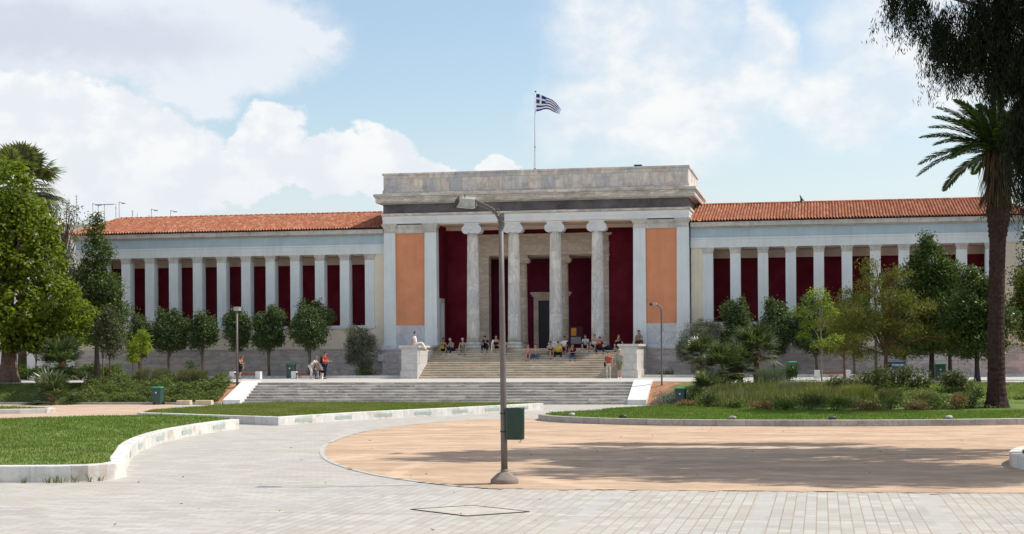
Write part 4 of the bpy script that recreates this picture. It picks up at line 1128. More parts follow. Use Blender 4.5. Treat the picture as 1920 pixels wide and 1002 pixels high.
# ------------------------------------------------------------------ plants
def unit(v): return v / np.maximum(1e-9, np.linalg.norm(v, axis=-1, keepdims=True))
def leaves(C, N, L, W, A=None, fold=0.0):
    """one rhombic leaf per centre C with normal N, length L, width W, optional long axis A"""
    n = len(C)
    if A is None: A = unit(np.cross(N, RNG.normal(size=(n, 3))))
    else: A = unit(A)
    B = unit(np.cross(N, A)); L = np.broadcast_to(L, (n,))[:, None] * .5; W = np.broadcast_to(W, (n,))[:, None] * .5
    V = np.empty((n, 4, 3)); V[:, 0] = C - A * L; V[:, 1] = C + B * W - A * L * .15; V[:, 2] = C + A * L; V[:, 3] = C - B * W - A * L * .15
    return V.reshape(-1, 3)
def leaf_obj(name, V, m, parent=None):
    return link_mesh(name, np_mesh(name, V, np.arange(len(V)).reshape(-1, 4)), m, parent)
def crown_points(blobs, nclump, cr, per, shell=.55):
    """blobs: (x,y,z,rx,ry,rz); leaves gather in clumps near the outside of the blobs"""
    B = np.array(blobs, float); w = B[:, 3] * B[:, 5]; w = w / w.sum()
    k = RNG.choice(len(B), nclump, p=w)
    d = unit(RNG.normal(size=(nclump, 3)))
    r = shell + (1 - shell) * RNG.random(nclump) ** .6
    cc_ = B[k, :3] + d * B[k, 3:] * r[:, None]
    size = cr * RNG.uniform(.55, 1.35, nclump)
    n = (per * RNG.uniform(.5, 1.5, nclump)).astype(int)
    idx = np.repeat(np.arange(nclump), n)
    o = RNG.normal(size=(len(idx), 3)) * np.array([1, 1, .72]) * (size[idx] * .5)[:, None]
    return cc_, cc_[idx] + o, d[idx]
def trunk_bm(h, r0, r1, limbs, lean=(0, 0), wob=.06, flare=1.5):
    bm = BM(); pts = []; rad = []
    for i in range(8):
        t = i / 7
        pts.append((lean[0] * t + wob * math.sin(t * 5 + h) * t, lean[1] * t + wob * math.cos(t * 4 + h) * t, -.08 + (h + .08) * t)); rad.append((r0 + (r1 - r0) * t) * (flare if i == 0 else 1.12 if i == 1 else 1))
    tube(bm, pts, rad, 10)
    top = Vector(pts[-1])
    for e in limbs:
        e = Vector(e); st = Vector(pts[random.randint(4, 7)]); mid = st.lerp(e, .5) + Vector((random.uniform(-.15, .15), random.uniform(-.15, .15), .12 * (e - st).length))
        p = catmull([st, mid, e], 4); rr = r1 * .75
        tube(bm, p, [rr * (1 - .8 * i / (len(p) - 1)) for i in range(len(p))], 6)
    return bm
BARK = plain('grey_brown_bark', (.13, .095, .075), .95, .35, 8, .1, bump=.8, bscale=18)
BARKR = plain('reddish_bark', (.17, .085, .065), .95, .35, 8, .1, bump=.8, bscale=18)
BARKD = plain('dark_bark', (.06, .045, .045), .95, .3, 8, .1, bump=.8, bscale=18)
LF_BIG = leafmat('bright_broad_leaf', [(.055, .085, .010), (.10, .145, .014), (.155, .20, .018), (.24, .27, .035)], .48)
LF_DARK = leafmat('dark_glossy_leaf', [(.018, .042, .02), (.030, .060, .026), (.050, .085, .030), (.12, .15, .035)], .28, .5, .2)
LF_RND = leafmat('round_tree_leaf', [(.028, .055, .028), (.048, .085, .036), (.08, .12, .045), (.17, .20, .05)], .32, .5, .22)
LF_CON = leafmat('deep_green_leaf', [(.028, .052, .014), (.048, .08, .018), (.078, .115, .026), (.14, .175, .04)], .32, .4)
LF_OLV = leafmat('olive_leaf', [(.065, .085, .055), (.10, .12, .075), (.14, .155, .10), (.19, .20, .14)], .25, .5, .3, (1.05, 1.1, .8))
LF_YEL = leafmat('yellow_green_leaf', [(.12, .17, .02), (.18, .24, .025), (.24, .29, .035), (.30, .33, .05)], .5)
LF_FEA = leafmat('feathery_leaf', [(.055, .075, .014), (.095, .115, .018), (.14, .155, .026), (.26, .15, .04)], .42)
LF_GRY = leafmat('dull_leaf', [(.05, .065, .03), (.07, .085, .04), (.10, .11, .055)], .3)
LF_TWG = leafmat('dry_leaf', [(.09, .10, .05), (.16, .15, .08), (.22, .17, .09)], .35)
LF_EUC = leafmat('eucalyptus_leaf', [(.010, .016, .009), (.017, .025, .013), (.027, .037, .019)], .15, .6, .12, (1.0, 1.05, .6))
LF_FANT = leafmat('tall_fan_palm_leaf', [(.05, .07, .022), (.085, .11, .035), (.14, .155, .06), (.27, .24, .12)], .35, .4, .4)
LF_PALM = leafmat('date_palm_leaf', [(.025, .05, .016), (.04, .075, .02), (.075, .115, .03)], .2, .4, .35)
LF_FAN = leafmat('fan_palm_leaf', [(.03, .05, .018), (.05, .08, .028), (.085, .115, .045), (.24, .23, .14)], .25, .35, .5)
LF_HDG = leafmat('hedge_leaf', [(.045, .085, .015), (.08, .14, .022), (.13, .19, .035)], .4)
LF_COV = leafmat('ground_cover_leaf', [(.06, .09, .024), (.10, .14, .036), (.15, .19, .052), (.22, .24, .08)], .36)
LF_YGR = leafmat('pale_grass_leaf', [(.09, .12, .03), (.14, .17, .045), (.20, .21, .07), (.28, .24, .12)], .35)
LF_CVD = leafmat('leathery_shrub_leaf', [(.04, .055, .02), (.065, .085, .028), (.10, .12, .04), (.17, .18, .075)], .3)
LF_ROS = leafmat('rosemary_leaf', [(.085, .10, .045), (.13, .14, .06), (.18, .17, .085)], .3)
LF_DRY = leafmat('dry_shrub_leaf', [(.12, .105, .045), (.18, .14, .06), (.25, .15, .065), (.12, .13, .045)], .35, .6, .2, (1.1, 1, .7))
LF_SIL = leafmat('silver_leaf', [(.11, .14, .11), (.16, .19, .15), (.21, .23, .18)], .2, .6)
LF_RED = leafmat('skirt_leaf', [(.05, .038, .025), (.085, .06, .035), (.13, .09, .05)], .15, .8, .1, (1, 1, .8))

DENS = 2.3
def tree(name, loc, label, blobs, m, nclump, per, cr, leaf, trunk, bark, cat='tree', group=None, shell=.5, asp=.55, up=.5, droop=0, nlimb=9, lean=(0, 0), part_names=('crown', 'trunk'), dens=None):
    t = empty(name, loc, 0, label, cat, group)
    cp, C, D = crown_points(blobs, int(nclump * (dens or DENS)), cr, per, shell)
    n = len(C); leaf *= 1.12
    N = unit(RNG.normal(size=(n, 3)) * .8 + D * .55 + np.array([0, 0, up]))
    A = None
    if droop: A = unit(RNG.normal(size=(n, 3)) * .6 + np.array([0, 0, -droop]))
    V = leaves(C, N, leaf * RNG.uniform(.6, 1.35, n), leaf * asp * RNG.uniform(.7, 1.2, n), A)
    leaf_obj(part_names[0], V, m, t)
    h, r0, r1 = trunk
    sel = RNG.choice(len(cp), min(nlimb, len(cp)), replace=False)
    obj(part_names[1], trunk_bm(h, r0, r1, [cp[i] for i in sel], lean), bark, t, smooth=True)
    return t

# --- the row of round trees before the left wing
def round_tree(x, y, z0, z1, w, label, seedx, m=LF_RND, grp='clipped round trees along the museum wings', dens=1.0):
    zc, rz = (z0 + z1) / 2, (z1 - z0) / 2; r = w * .455
    bl = [(0, 0, zc - .05 * rz, r * .86, r * .86, rz * .82)]
    rr = random.Random(seedx)
    for i in range(9):
        a = rr.uniform(0, 2 * PI); k = rr.uniform(.35, .75)
        bl.append((math.cos(a) * r * k, math.sin(a) * r * k, zc + rr.uniform(-.5, .62) * rz, r * .42, r * .42, rz * .36))
    for i in range(3):
        a = rr.uniform(0, 2 * PI); bl.append((math.cos(a) * r * .4, math.sin(a) * r * .4, z1 - .22 * rz, r * .16, r * .16, rz * .32))
    return tree('round_tree', (x, y, .08), label, bl, m, int(190 * w * rz * dens), 13, .30, .135, (z0 + .6, .10, .07), BARK, group=grp, shell=.35, dens=1.55)
round_tree(-27.5, -3, 1.2, 4.3, 1.8, 'narrow dark round tree partly behind the young yellow-green trees', 1)
round_tree(-25.5, -2.6, 1.5, 4.75, 2.9, 'broad round tree, second from left in front of the left wing', 2)
round_tree(-22.95, -2.7, 1.7, 4.45, 2.2, 'small round tree between two broader ones, above the dark shrub', 3)
round_tree(-20.4, -2.6, 1.6, 4.7, 2.2, 'round tree behind the left path lamp', 4)
round_tree(-18.1, -2.7, 1.6, 4.8, 2.5, 'round tree between the path lamp tree and the largest round tree', 5)
round_tree(-15.1, -2.8, 1.65, 5.15, 3.4, 'largest round tree of the left row, with yellowish leaves in its middle', 6, dens=1.1)
round_tree(14.0, -2.6, .9, 4.9, 2.7, 'dark round tree nearest the portico in front of the right wing', 7)
round_tree(16.3, -2.9, .9, 4.85, 2.6, 'dark round tree second from the portico before the right wing', 8)
round_tree(19.0, -2.8, 1.1, 5.0, 4.0, 'broad dark round tree behind the slender yellow-green tree', 9)
round_tree(21.4, -2.7, 1.4, 5.1, 2.9, 'dark round tree behind the feathery tree', 10)
# --- olive-like bushes
def olive(x, y, w, z0, z1, label, sd):
    bl = [(0, 0, (z0 + z1) / 2, w * .42, w * .42, (z1 - z0) * .42)]
    rr = random.Random(sd)
    for i in range(9): bl.append((rr.uniform(-.36, .36) * w, rr.uniform(-.3, .3) * w, rr.uniform(z0 + .5, z1 - .35), w * .2, w * .2, .55))
    tree('olive_bush', (x, y, .05), label, bl, LF_OLV, int(230 * w), 15, .26, .11, (1.2, .09, .06), BARK, 'bush', 'grey-green olive bushes beside the stairs', .2, .28, .2)
olive(-11.6, -2.2, 2.5, .15, 3.75, 'grey-green olive bush left of the entrance stairs beside the white plaque', 3)
olive(11.3, -2.2, 3.1, .35, 4.0, 'grey-green olive bush right of the entrance stairs behind the path lamp', 4)

# --- left side
def rel_blobs(base, s, ybase, lst):
    """crown lobes: offset across, offset in depth, height above the base, radius"""
    return [(x, d, z, r, r * dd, r * k) for x, d, z, r, dd, k in lst]
tree('broadleaf_tree', (-30.3, -16, -.1), 'large bright green broadleaf tree with a thick pale trunk at the left edge',
     rel_blobs(0, 0, 0, [(-.3, 0, 12.0, 1.9, 1, 1.1), (.9, .3, 9.9, 2.0, 1, 1), (-1.5, -.4, 9.5, 2.4, 1, 1.1), (1.9, -.5, 7.6, 1.9, 1, .9), (-.8, -1.2, 7.2, 2.4, 1, 1), (3.2, -.6, 5.2, 1.9, 1, .85), (1.4, -1.4, 4.6, 2.0, 1, .8),
                         (4.6, -.3, 4.2, 1.4, 1, .8), (4.2, -.8, 3.1, 1.2, 1, .7), (2.0, -.2, 9.0, 1.5, 1, 1), (.2, -1.4, 3.3, 1.9, 1, .7), (2.6, -.9, 2.9, 1.3, 1, .75), (-3.5, 0, 6, 3.2, 1, 1.2), (-4.2, .5, 10, 3.0, 1, 1.2), (-3.0, -.8, 3.4, 2.2, 1, .7)]),
     LF_BIG, 1750, 17, .43, .23, (5.0, .55, .34), BARK, shell=.62, asp=.75, up=.55, nlimb=22, dens=1.9)
tree('conical_tree', (-28.3, -8, .05), 'tall narrow dark green tree rising above the left roof edge',
     [(0, 0, 9.9, .6, .6, 1.3), (.1, 0, 8.4, 1.05, .95, 1.3), (-.3, .1, 6.9, 1.3, 1.1, 1.3), (.6, -.2, 6.0, 1.4, 1.2, 1.2), (-.6, 0, 4.7, 1.6, 1.3, 1.2), (1.0, 0, 4.6, 1.4, 1.2, 1.2), (.1, -.3, 3.1, 1.7, 1.2, .9), (1.2, -.2, 3.3, 1.2, 1, .9)],
     LF_CON, 620, 17, .36, .15, (8.0, .17, .05), BARKD, shell=.35)
tree('grey_tree', (-32.2, -5, .05), 'dull grey-green tree between the big broadleaf tree and the narrow dark tree',
     [(0, 0, 8.0, 1.0, 1, 1.1), (.3, 0, 6.6, 1.2, 1.1, 1.3), (-.2, 0, 5.2, 1.4, 1.1, 1.4), (.4, 0, 3.4, 1.4, 1.1, 1.2)], LF_GRY, 380, 15, .4, .16, (6.8, .16, .05), BARK, shell=.3, dens=1.5)
tree('sparse_tree', (-33.0, -3.5, .05), 'thin twiggy half-bare tree above the left end of the red roof',
     [(0, 0, 11.6, 1.3, 1.1, 1.1), (.7, 0, 10.4, 1.1, 1, 1.0), (-.5, 0, 10.0, 1.2, 1, 1.2), (1.0, 0, 11.9, .6, .6, .5)], LF_TWG, 150, 8, .34, .15, (9.4, .15, .06), BARK, shell=.4, nlimb=44, dens=1.0)
tree('young_tree', (-23.05, -17, 0), 'young grey-green tree with a thin reddish trunk left of the ground cover', [(0, 0, 3.4, .75, .7, 1.1), (.1, 0, 2.3, .85, .75, .85), (-.2, 0, 4.1, .45, .45, .6)], LF_GRY, 160, 12, .26, .13, (2.4, .055, .03), BARKR, shell=.25)
tree('young_tree', (-22.25, -15.5, 0), 'yellow-green sapling, the left of two small ones before the left wing', [(0, 0, 2.2, .38, .36, .6), (.05, 0, 1.5, .4, .36, .45)], LF_YEL, 42, 12, .22, .12, (1.7, .035, .02), BARKR, shell=.3)
tree('young_tree', (-21.85, -15, 0), 'taller yellow-green sapling, the right of two small ones before the left wing', [(0, 0, 2.7, .42, .38, .6), (.15, 0, 2.1, .4, .36, .4)], LF_YEL, 42, 12, .22, .12, (2.3, .035, .02), BARKR, shell=.3)
tree('young_tree', (-23.9, -16.2, 0), 'young tree with a bare pale trunk just left of the grey-green young tree', [(0, 0, 3.1, .6, .55, .8)], LF_GRY, 70, 12, .25, .13, (2.5, .05, .03), BARKR, shell=.3)
tree('young_tree', (-29.35, -17.0, 0), 'young staked tree with a thin trunk right of the thick pale trunk', [(0, 0, 2.4, .6, .55, .6)], LF_CON, 60, 12, .25, .13, (2.0, .05, .03), BARKR, shell=.3)
tree('young_tree', (-27.9, -17.0, 0), 'young tree with a thin dark trunk under the big tree, next to the small palm', [(0, 0, 2.3, .6, .55, .6)], LF_CON, 60, 12, .25, .13, (2.0, .05, .03), BARKR, shell=.3)
# hedge
t = empty('hedge', (-31.6, -7, 0), 0, 'low clipped green hedge in front of the left wing base', 'hedge')
bl = [(x, RNG.uniform(-.2, .2), RNG.uniform(.35, .75), .5, .45, .4) for x in np.arange(-4.6, 4.5, .3)]
cp, C, D = crown_points(bl, 620, .26, 15, .4); leaf_obj('foliage', leaves(C, unit(RNG.normal(size=C.shape) + D + np.array([0, 0, .4])), .13 * RNG.uniform(.6, 1.3, len(C)), .08), LF_HDG, t)
for x in np.arange(-4.4, 4.4, .55):
    bm = BM(); tube(bm, [(x, 0, 0), (x + .05, .02, .6)], [.03, .015], 5); obj('stem', bm, BARK, t)

# --- palms
def fan_crown(center, n, R, petiole, blades, m, parent, droopy=.35, spread=(-.5, 1.2), bw=.05, sub='crown'):
    """fan leaves: each a stalk and a pleated fan of narrow blades"""
    V = []; c0 = np.array(center, float)
    for i in range(n):
        a = RNG.uniform(0, 2 * PI); e = RNG.uniform(*spread)
        d = np.array([math.cos(a) * math.cos(e), math.sin(a) * math.cos(e), math.sin(e)])
        pl = petiole * RNG.uniform(.75, 1.15)
        hub = c0 + d * pl + np.array([0, 0, -.12 * pl * math.cos(e)])
        side = unit(np.cross(d, [0, 0, 1.0])); nrm = unit(np.cross(side, d))
        # stalk
        V += [c0 - side * .02, c0 + side * .02, hub + side * .012, hub - side * .012]
        L = R * RNG.uniform(.8, 1.15)
        for k in range(blades):
            t = (k / (blades - 1) - .5) * 2; an = t * 1.75
            dd = unit(d * math.cos(an) + side * math.sin(an) + nrm * .10 * math.cos(2 * an))
            ll = L * (1 - .32 * abs(t) ** 2)
            w = bw * ll / .7
            b = unit(np.cross(dd, nrm)); p1 = hub + dd * ll * .55; p2 = hub + dd * ll * .98 + np.array([0, 0, -droopy * ll * (.3 + .4 * RNG.random())]) + nrm * RNG.normal() * .03
            V += [hub - b * w * .12, hub + b * w * .12, p1 + b * w * .5, p1 - b * w * .5]
            V += [p1 - b * w * .5, p1 + b * w * .5, p2 + b * .004, p2 - b * .004]
    return leaf_obj(sub, np.array(V), m, parent)
def shrub_palm(loc, zc, R, n, label, trunk_h=None, m=LF_FAN, spread=(-.55, 1.35)):
    t = empty('fan_palm', loc, 0, label, 'palm', 'shrubby fan palms on the planted banks')
    fan_crown((0, 0, zc), int(n * 1.25), R * .68, R * .55, 15, m, t, .16, spread, .075)
    h = trunk_h or zc
    bm = BM(); tube(bm, [(0, 0, -.15), (.02, 0, h * .5), (0, 0, h + .05)], [.17, .14, .17], 9)
    for k in range(26):
        a = RNG.uniform(0, 2 * PI); z = RNG.uniform(.1, max(.2, h)); tube(bm, [(.1 * math.cos(a), .1 * math.sin(a), z), (.24 * math.cos(a), .24 * math.sin(a), z + .16)], [.04, .015], 4)
    obj('trunk', bm, BARKR, t, smooth=True)
    return t
def bz(x, y): return bank_z(x, y)
shrub_palm((-25.4, -18.6, -.3), 1.55, 1.55, 46, 'fan palm with a reddish trunk beneath the big tree on the left bank', 1.5)
shrub_palm((-24.6, -21.4, GZ), .35, 1.6, 34, 'low trunkless fan palm at the foot of the left bank', .3)
shrub_palm((12.95, -20.5, bz(12.95, -20.5)), 1.65, 1.15, 44, 'fan palm with pale leaf tips at the left of the right-hand palm clump', 1.4)
shrub_palm((15.9, -21.5, bz(15.9, -21.5)), 1.85, 1.35, 52, 'tallest fan palm of the right-hand clump, with leaves lit at the edge', 1.6)
shrub_palm((14.3, -24.3, bz(14.3, -24.3)), 1.15, 1.35, 50, 'front fan palm with pale arching leaves in the right-hand clump', .8)
shrub_palm((15.1, -22.8, bz(15.1, -22.8)), 1.3, 1.1, 40, 'dark fan palm in the middle of the right-hand clump', 1.0)
shrub_palm((13.6, -26.2, bz(13.6, -26.2)), .5, 1.0, 34, 'dark low fan palm at the foot of the right-hand clump', .4)
# tall fan palm behind the big tree on the left
t = empty('tall_fan_palm', (-34.8, -6, 0), 0, 'tall fan palm with a shaggy crown above the big tree at the left edge', 'palm')
fan_crown((.15, 0, 13.6), 62, 1.75, 1.7, 26, LF_FANT, t, .42, (-.75, 1.35), .075)
fan_crown((.1, 0, 12.6), 34, 1.2, 1.3, 18, LF_RED, t, .5, (-1.45, -.6), .06, 'dead_leaf_skirt')
bm = BM(); tube(bm, [(0, 0, -.1), (0, 0, 6), (.1, 0, 13.9)], [.32, .24, .22], 12); obj('trunk', bm, BARK, t, smooth=True)
# date palm at the right
t = empty('date_palm', (26.9, -33.6, -.92), 0, 'tall date palm with a thick rough trunk at the right edge', 'palm')
bm = BM()
prof = [(0, .58), (.12, .54), (.5, .44), (1.1, .385), (2.5, .36), (5, .34), (7.3, .345), (7.9, .39), (8.35, .46), (8.8, .49), (9.6, .50), (10.3, .49), (10.9, .46), (11.4, .36)]
def prad(z):
    for (a, ra), (b, rb) in zip(prof, prof[1:]):
        if a <= z <= b: return ra + (rb - ra) * (z - a) / (b - a)
    return .4
rs = []; NZ, NS = 190, 36
for i in range(NZ):
    z = -.2 + 11.5 * i / (NZ - 1)
    ring_ = []
    for k in range(NS):
        a = 2 * PI * k / NS
        diamond = math.sin(a * 8 + z * 14) * math.sin(a * 8 - z * 14)
        rough = .014 if z < 7.6 else .05
        r = prad(max(0, z)) + rough * diamond + .018 * mnoise.noise((math.cos(a) * 3, math.sin(a) * 3, z * 4)) + (.03 * mnoise.noise((math.cos(a) * 5, math.sin(a) * 5, z * 7)) if z < .7 else 0)
        ring_.append(bm.verts.new((r * math.cos(a) + .012 * z - .05 * math.sin(z * .4), r * math.sin(a), z)))
    rs.append(ring_)
for i in range(NZ - 1):
    for k in range(NS): bm.faces.new((rs[i][k], rs[i][(k + 1) % NS], rs[i + 1][(k + 1) % NS], rs[i + 1][k]))
bm.faces.new(rs[-1])
obj('trunk', bm, plain('palm_trunk_bark', (.045, .028, .025), .95, .45, 7, .1, bump=.9, bscale=16), t)
def date_crown(c, n, L, m, parent, erange=(-.35, 1.4), name='crown', leaflets=46):
    V = []; c = np.array(c)
    for i in range(n):
        a = i * 2.39996 + RNG.uniform(-.2, .2); e = erange[0] + (erange[1] - erange[0]) * ((i + .5) / n) ** .8
        ln = L * RNG.uniform(.88, 1.08) * (1 - .12 * max(0, e))
        h = np.array([math.cos(a), math.sin(a), 0]); side = np.array([-math.sin(a), math.cos(a), 0])
        prev = c.copy(); ang = e; seg = leaflets; P = [c + h * .12]
        for k in range(seg):
            ang -= (.72 + .3 * RNG.random()) / seg * (1.0 if e > -.2 else .5)
            P.append(P[-1] + (h * math.cos(ang) + np.array([0, 0, math.sin(ang)])) * ln / seg)
        for k in range(1, seg):
            p = P[k]; d = unit(P[k + 1] - P[k - 1]); t_ = k / seg
            up_ = unit(np.cross(side, d))
            if up_[2] < 0: up_ = -up_
            w = .035 * (1 - t_) + .006
            V += [P[k - 1] - side * w, P[k - 1] + side * w, P[k] + side * w, P[k] - side * w]
            lf = .50 * math.sin(PI * min(1, (t_ * .93 + .1))) ** .5 + .08
            for s in (-1, 1):
                for q in (0, 1):
                    ld = unit(side * s * .75 + d * .9 + up_ * (.35 if q else -.05) + RNG.normal(size=3) * .07)
                    b = unit(np.cross(ld, up_)) * .05
                    base = p + d * (q * ln / seg * .5); tip = base + ld * lf * .95 + np.array([0, 0, -.10 * lf])
                    mid = base + ld * lf * .45
                    V += [base, mid + b, tip, mid - b]
    return leaf_obj(name, np.array(V), m, parent)
date_crown((.12, 0, 11.3), 40, 3.75, LF_PALM, t, (-.12, 1.45))
# hanging dead leaves under the crown
C = []; A = []
for i in range(420):
    a = RNG.uniform(0, 2 * PI); r = RNG.uniform(.42, .82); z = RNG.uniform(9.0, 11.3)
    C.append((r * math.cos(a) + .1, r * math.sin(a), z)); A.append((.25 * math.cos(a), .25 * math.sin(a), -1))
C = np.array(C); A = np.array(A)
leaf_obj('dead_leaf_skirt', leaves(C, unit(np.c_[C[:, :2], np.zeros(len(C))] + RNG.normal(size=C.shape) * .4), RNG.uniform(.6, 1.5, len(C)), .07, A), LF_RED, t)

# --- eucalyptus reaching in from the right
def weeping(name, loc, label, blobs, n_str, m, trunk, bark, leaf=.2, per=44, sl=(.8, 1.9), extra=(), upper=(), n_up=0):
    t = empty(name, loc, 0, label, 'tree')
    B = np.array(blobs, float); w = B[:, 3] * B[:, 5]; k = RNG.choice(len(B), n_str, p=w / w.sum())
    st = B[k, :3] + unit(RNG.normal(size=(n_str, 3))) * B[k, 3:] * (RNG.random(n_str) ** .45)[:, None]
    if n_up:
        B2 = np.array(upper, float); w = B2[:, 3] * B2[:, 5]; k = RNG.choice(len(B2), n_up, p=w / w.sum())
        st = np.concatenate([st, B2[k, :3] + unit(RNG.normal(size=(n_up, 3))) * B2[k, 3:] * (RNG.random(n_up) ** .45)[:, None]])
    C = []; A = []
    for s in st:
        L = RNG.uniform(*sl); d = np.array([RNG.normal() * .28, RNG.normal() * .28, -1.0])
        u = np.sort(RNG.random(per)) ; p = s + d[None] * (u * L)[:, None] + RNG.normal(size=(per, 3)) * np.array([.075, .075, .06])
        C.append(p); A.append(unit(RNG.normal(size=(per, 3)) * .38 + np.array([0, 0, -1.0])))
    C = np.concatenate(C); A = np.concatenate(A)
    N = unit(np.cross(A, RNG.normal(size=C.shape)))
    big = np.where(np.arange(len(C)) >= n_str * per, 1.75 if n_up else 1.0, 1.0)
    leaf_obj('crown', leaves(C, N, leaf * big * RNG.uniform(.7, 1.3, len(C)), leaf * np.where(big > 1, .30, .17) * big, A), m, t)
    h, r0, r1 = trunk
    sel = RNG.choice(len(st), 26, replace=False)
    bm = trunk_bm(h, r0, r1, [st[i] for i in sel])
    for pts, r in extra: tube(bm, catmull(pts, 6), [r * (1 - .75 * i / ((len(pts) - 1) * 6)) for i in range((len(pts) - 1) * 6 + 1)], 7)
    obj('trunk', bm, bark, t, smooth=True)
    return t
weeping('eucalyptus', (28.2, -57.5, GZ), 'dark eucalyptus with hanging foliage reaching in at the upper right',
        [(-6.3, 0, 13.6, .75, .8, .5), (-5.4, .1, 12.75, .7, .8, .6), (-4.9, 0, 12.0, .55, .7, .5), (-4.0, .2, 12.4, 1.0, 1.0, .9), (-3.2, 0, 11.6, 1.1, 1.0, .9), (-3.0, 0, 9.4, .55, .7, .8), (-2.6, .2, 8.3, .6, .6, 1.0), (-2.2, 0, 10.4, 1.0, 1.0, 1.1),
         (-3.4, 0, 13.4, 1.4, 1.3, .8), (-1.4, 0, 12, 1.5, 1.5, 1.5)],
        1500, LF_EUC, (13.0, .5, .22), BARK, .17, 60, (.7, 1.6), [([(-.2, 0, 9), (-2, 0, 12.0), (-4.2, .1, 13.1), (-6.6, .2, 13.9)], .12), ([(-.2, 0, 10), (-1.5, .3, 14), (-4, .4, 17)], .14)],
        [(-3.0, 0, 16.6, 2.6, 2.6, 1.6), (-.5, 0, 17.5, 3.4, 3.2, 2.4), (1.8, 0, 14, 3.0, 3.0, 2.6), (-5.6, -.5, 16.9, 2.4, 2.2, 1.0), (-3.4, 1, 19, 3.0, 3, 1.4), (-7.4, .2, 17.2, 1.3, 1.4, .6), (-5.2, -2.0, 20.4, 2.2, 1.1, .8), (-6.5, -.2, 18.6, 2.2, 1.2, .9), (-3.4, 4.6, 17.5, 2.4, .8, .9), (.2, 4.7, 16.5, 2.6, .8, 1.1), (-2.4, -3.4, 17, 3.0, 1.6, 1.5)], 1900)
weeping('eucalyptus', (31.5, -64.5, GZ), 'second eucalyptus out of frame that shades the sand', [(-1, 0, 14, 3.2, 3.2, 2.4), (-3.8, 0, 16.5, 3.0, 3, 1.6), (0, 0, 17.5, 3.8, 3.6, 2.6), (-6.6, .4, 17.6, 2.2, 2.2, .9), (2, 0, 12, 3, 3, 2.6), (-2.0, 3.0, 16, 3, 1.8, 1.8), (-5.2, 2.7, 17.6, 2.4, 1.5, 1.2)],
        1900, LF_EUC, (13.0, .45, .2), BARK, .46, 40, (.8, 1.8))

# --- right-hand clump
tree('feathery_tree', (22.7, -20, -.02), 'spreading feathery tree with yellow-green and rusty sprays on the right terrace',
     [(-.9, 0, 6.2, .6, .6, .45), (-.7, 0, 5.3, .8, .8, .5), (.7, 0, 5.7, .7, .7, .45), (-1.7, 0, 4.5, .9, .9, .5), (.2, -.2, 4.4, 1.5, 1.2, .7), (1.6, 0, 4.0, 1.3, 1.1, .6), (-2.0, 0, 3.0, 1.2, 1, .55), (-.6, -.4, 3.1, 1.5, 1.2, .7), (1.2, -.4, 2.7, 1.4, 1.1, .6), (2.9, -.3, 2.3, .9, .8, .4), (-2.7, 0, 2.0, .9, .8, .45), (-1.2, 0, 1.5, 1.2, 1, .4), (.6, -.5, 1.7, .9, .8, .35)],
     LF_FEA, 470, 24, .36, .15, (2.6, .13, .08), BARKR, shell=.25, asp=.26, up=.7, droop=.5, nlimb=26, dens=1.5)
tree('conical_tree', (25.3, -16, -.05), 'dense pointed dark green tree, tallest of the right-hand group',
     [(-.2, 0, 7.7, .4, .4, .8), (-.1, 0, 6.7, .9, .8, 1.0), (-.8, 0, 5.6, 1.2, 1, 1.1), (.8, 0, 5.9, 1.0, .9, .9), (0, 0, 4.2, 1.9, 1.5, 1.3), (-.8, 0, 2.7, 1.9, 1.5, 1.2), (1.0, 0, 2.6, 1.8, 1.4, 1.1)],
     LF_CON, 760, 18, .34, .145, (5.0, .16, .06), BARKD, shell=.4)
tree('bushy_tree', (27.4, -19.5, -.05), 'lower bushy dark tree in front of the pointed tree, left of the palm trunk',
     [(-.3, 0, 5.5, .6, .6, .7), (.5, 0, 5.0, .7, .7, .7), (0, 0, 4.2, 1.45, 1.2, 1.0), (-.6, -.2, 3.2, 1.4, 1.1, 1.0), (.8, 0, 3.3, 1.3, 1.1, 1.0), (0, -.2, 2.1, 1.7, 1.2, .9)],
     LF_CON, 520, 18, .34, .145, (3.0, .15, .07), BARKD, shell=.4)
tree('bushy_tree', (24.1, -11.5, 0), 'dark shady tree standing between the feathery tree and the pointed tree', [(0, 0, 4.6, 1.2, 1.1, 1.1), (-.6, 0, 3.3, 1.4, 1.1, 1.0), (.7, 0, 3.0, 1.4, 1.1, 1.0), (0, 0, 1.9, 1.5, 1.1, .7)], LF_CON, 330, 18, .36, .15, (3.0, .13, .06), BARKD, shell=.35)
tree('bushy_tree', (26.6, -12.0, 0), 'dark bushy tree filling the gap behind the pointed tree and its lower neighbour', [(0, 0, 4.9, 1.2, 1.1, 1.1), (-.7, 0, 3.5, 1.5, 1.2, 1.1), (.8, 0, 3.3, 1.5, 1.2, 1.1), (0, 0, 2.0, 1.7, 1.2, .7)], LF_CON, 340, 18, .36, .15, (3.0, .13, .06), BARKD, shell=.35)
tree('bushy_tree', (20.6, -14.0, 0), 'olive-green feathery tree just left of the larger feathery tree', [(.3, 0, 3.9, .9, .9, .6), (-.6, 0, 3.2, 1.0, .9, .6), (.5, 0, 2.6, 1.2, 1, .6), (-.3, 0, 1.9, 1.2, 1, .5)], LF_FEA, 190, 20, .36, .14, (2.2, .08, .05), BARKR, shell=.25, asp=.26, droop=.5, dens=1.5)
tree('dark_tree', (33.2, -3, 0), 'tall dark bluish tree behind the palm at the right edge', [(0, 0, 11.0, 1.3, 1.2, 1.6), (.3, 0, 8.6, 1.9, 1.6, 1.8), (-.2, 0, 6.2, 2.0, 1.7, 1.8), (.4, 0, 3.6, 2.1, 1.7, 1.6)], LF_DARK, 640, 16, .42, .17, (8, .2, .08), BARKD, shell=.35)
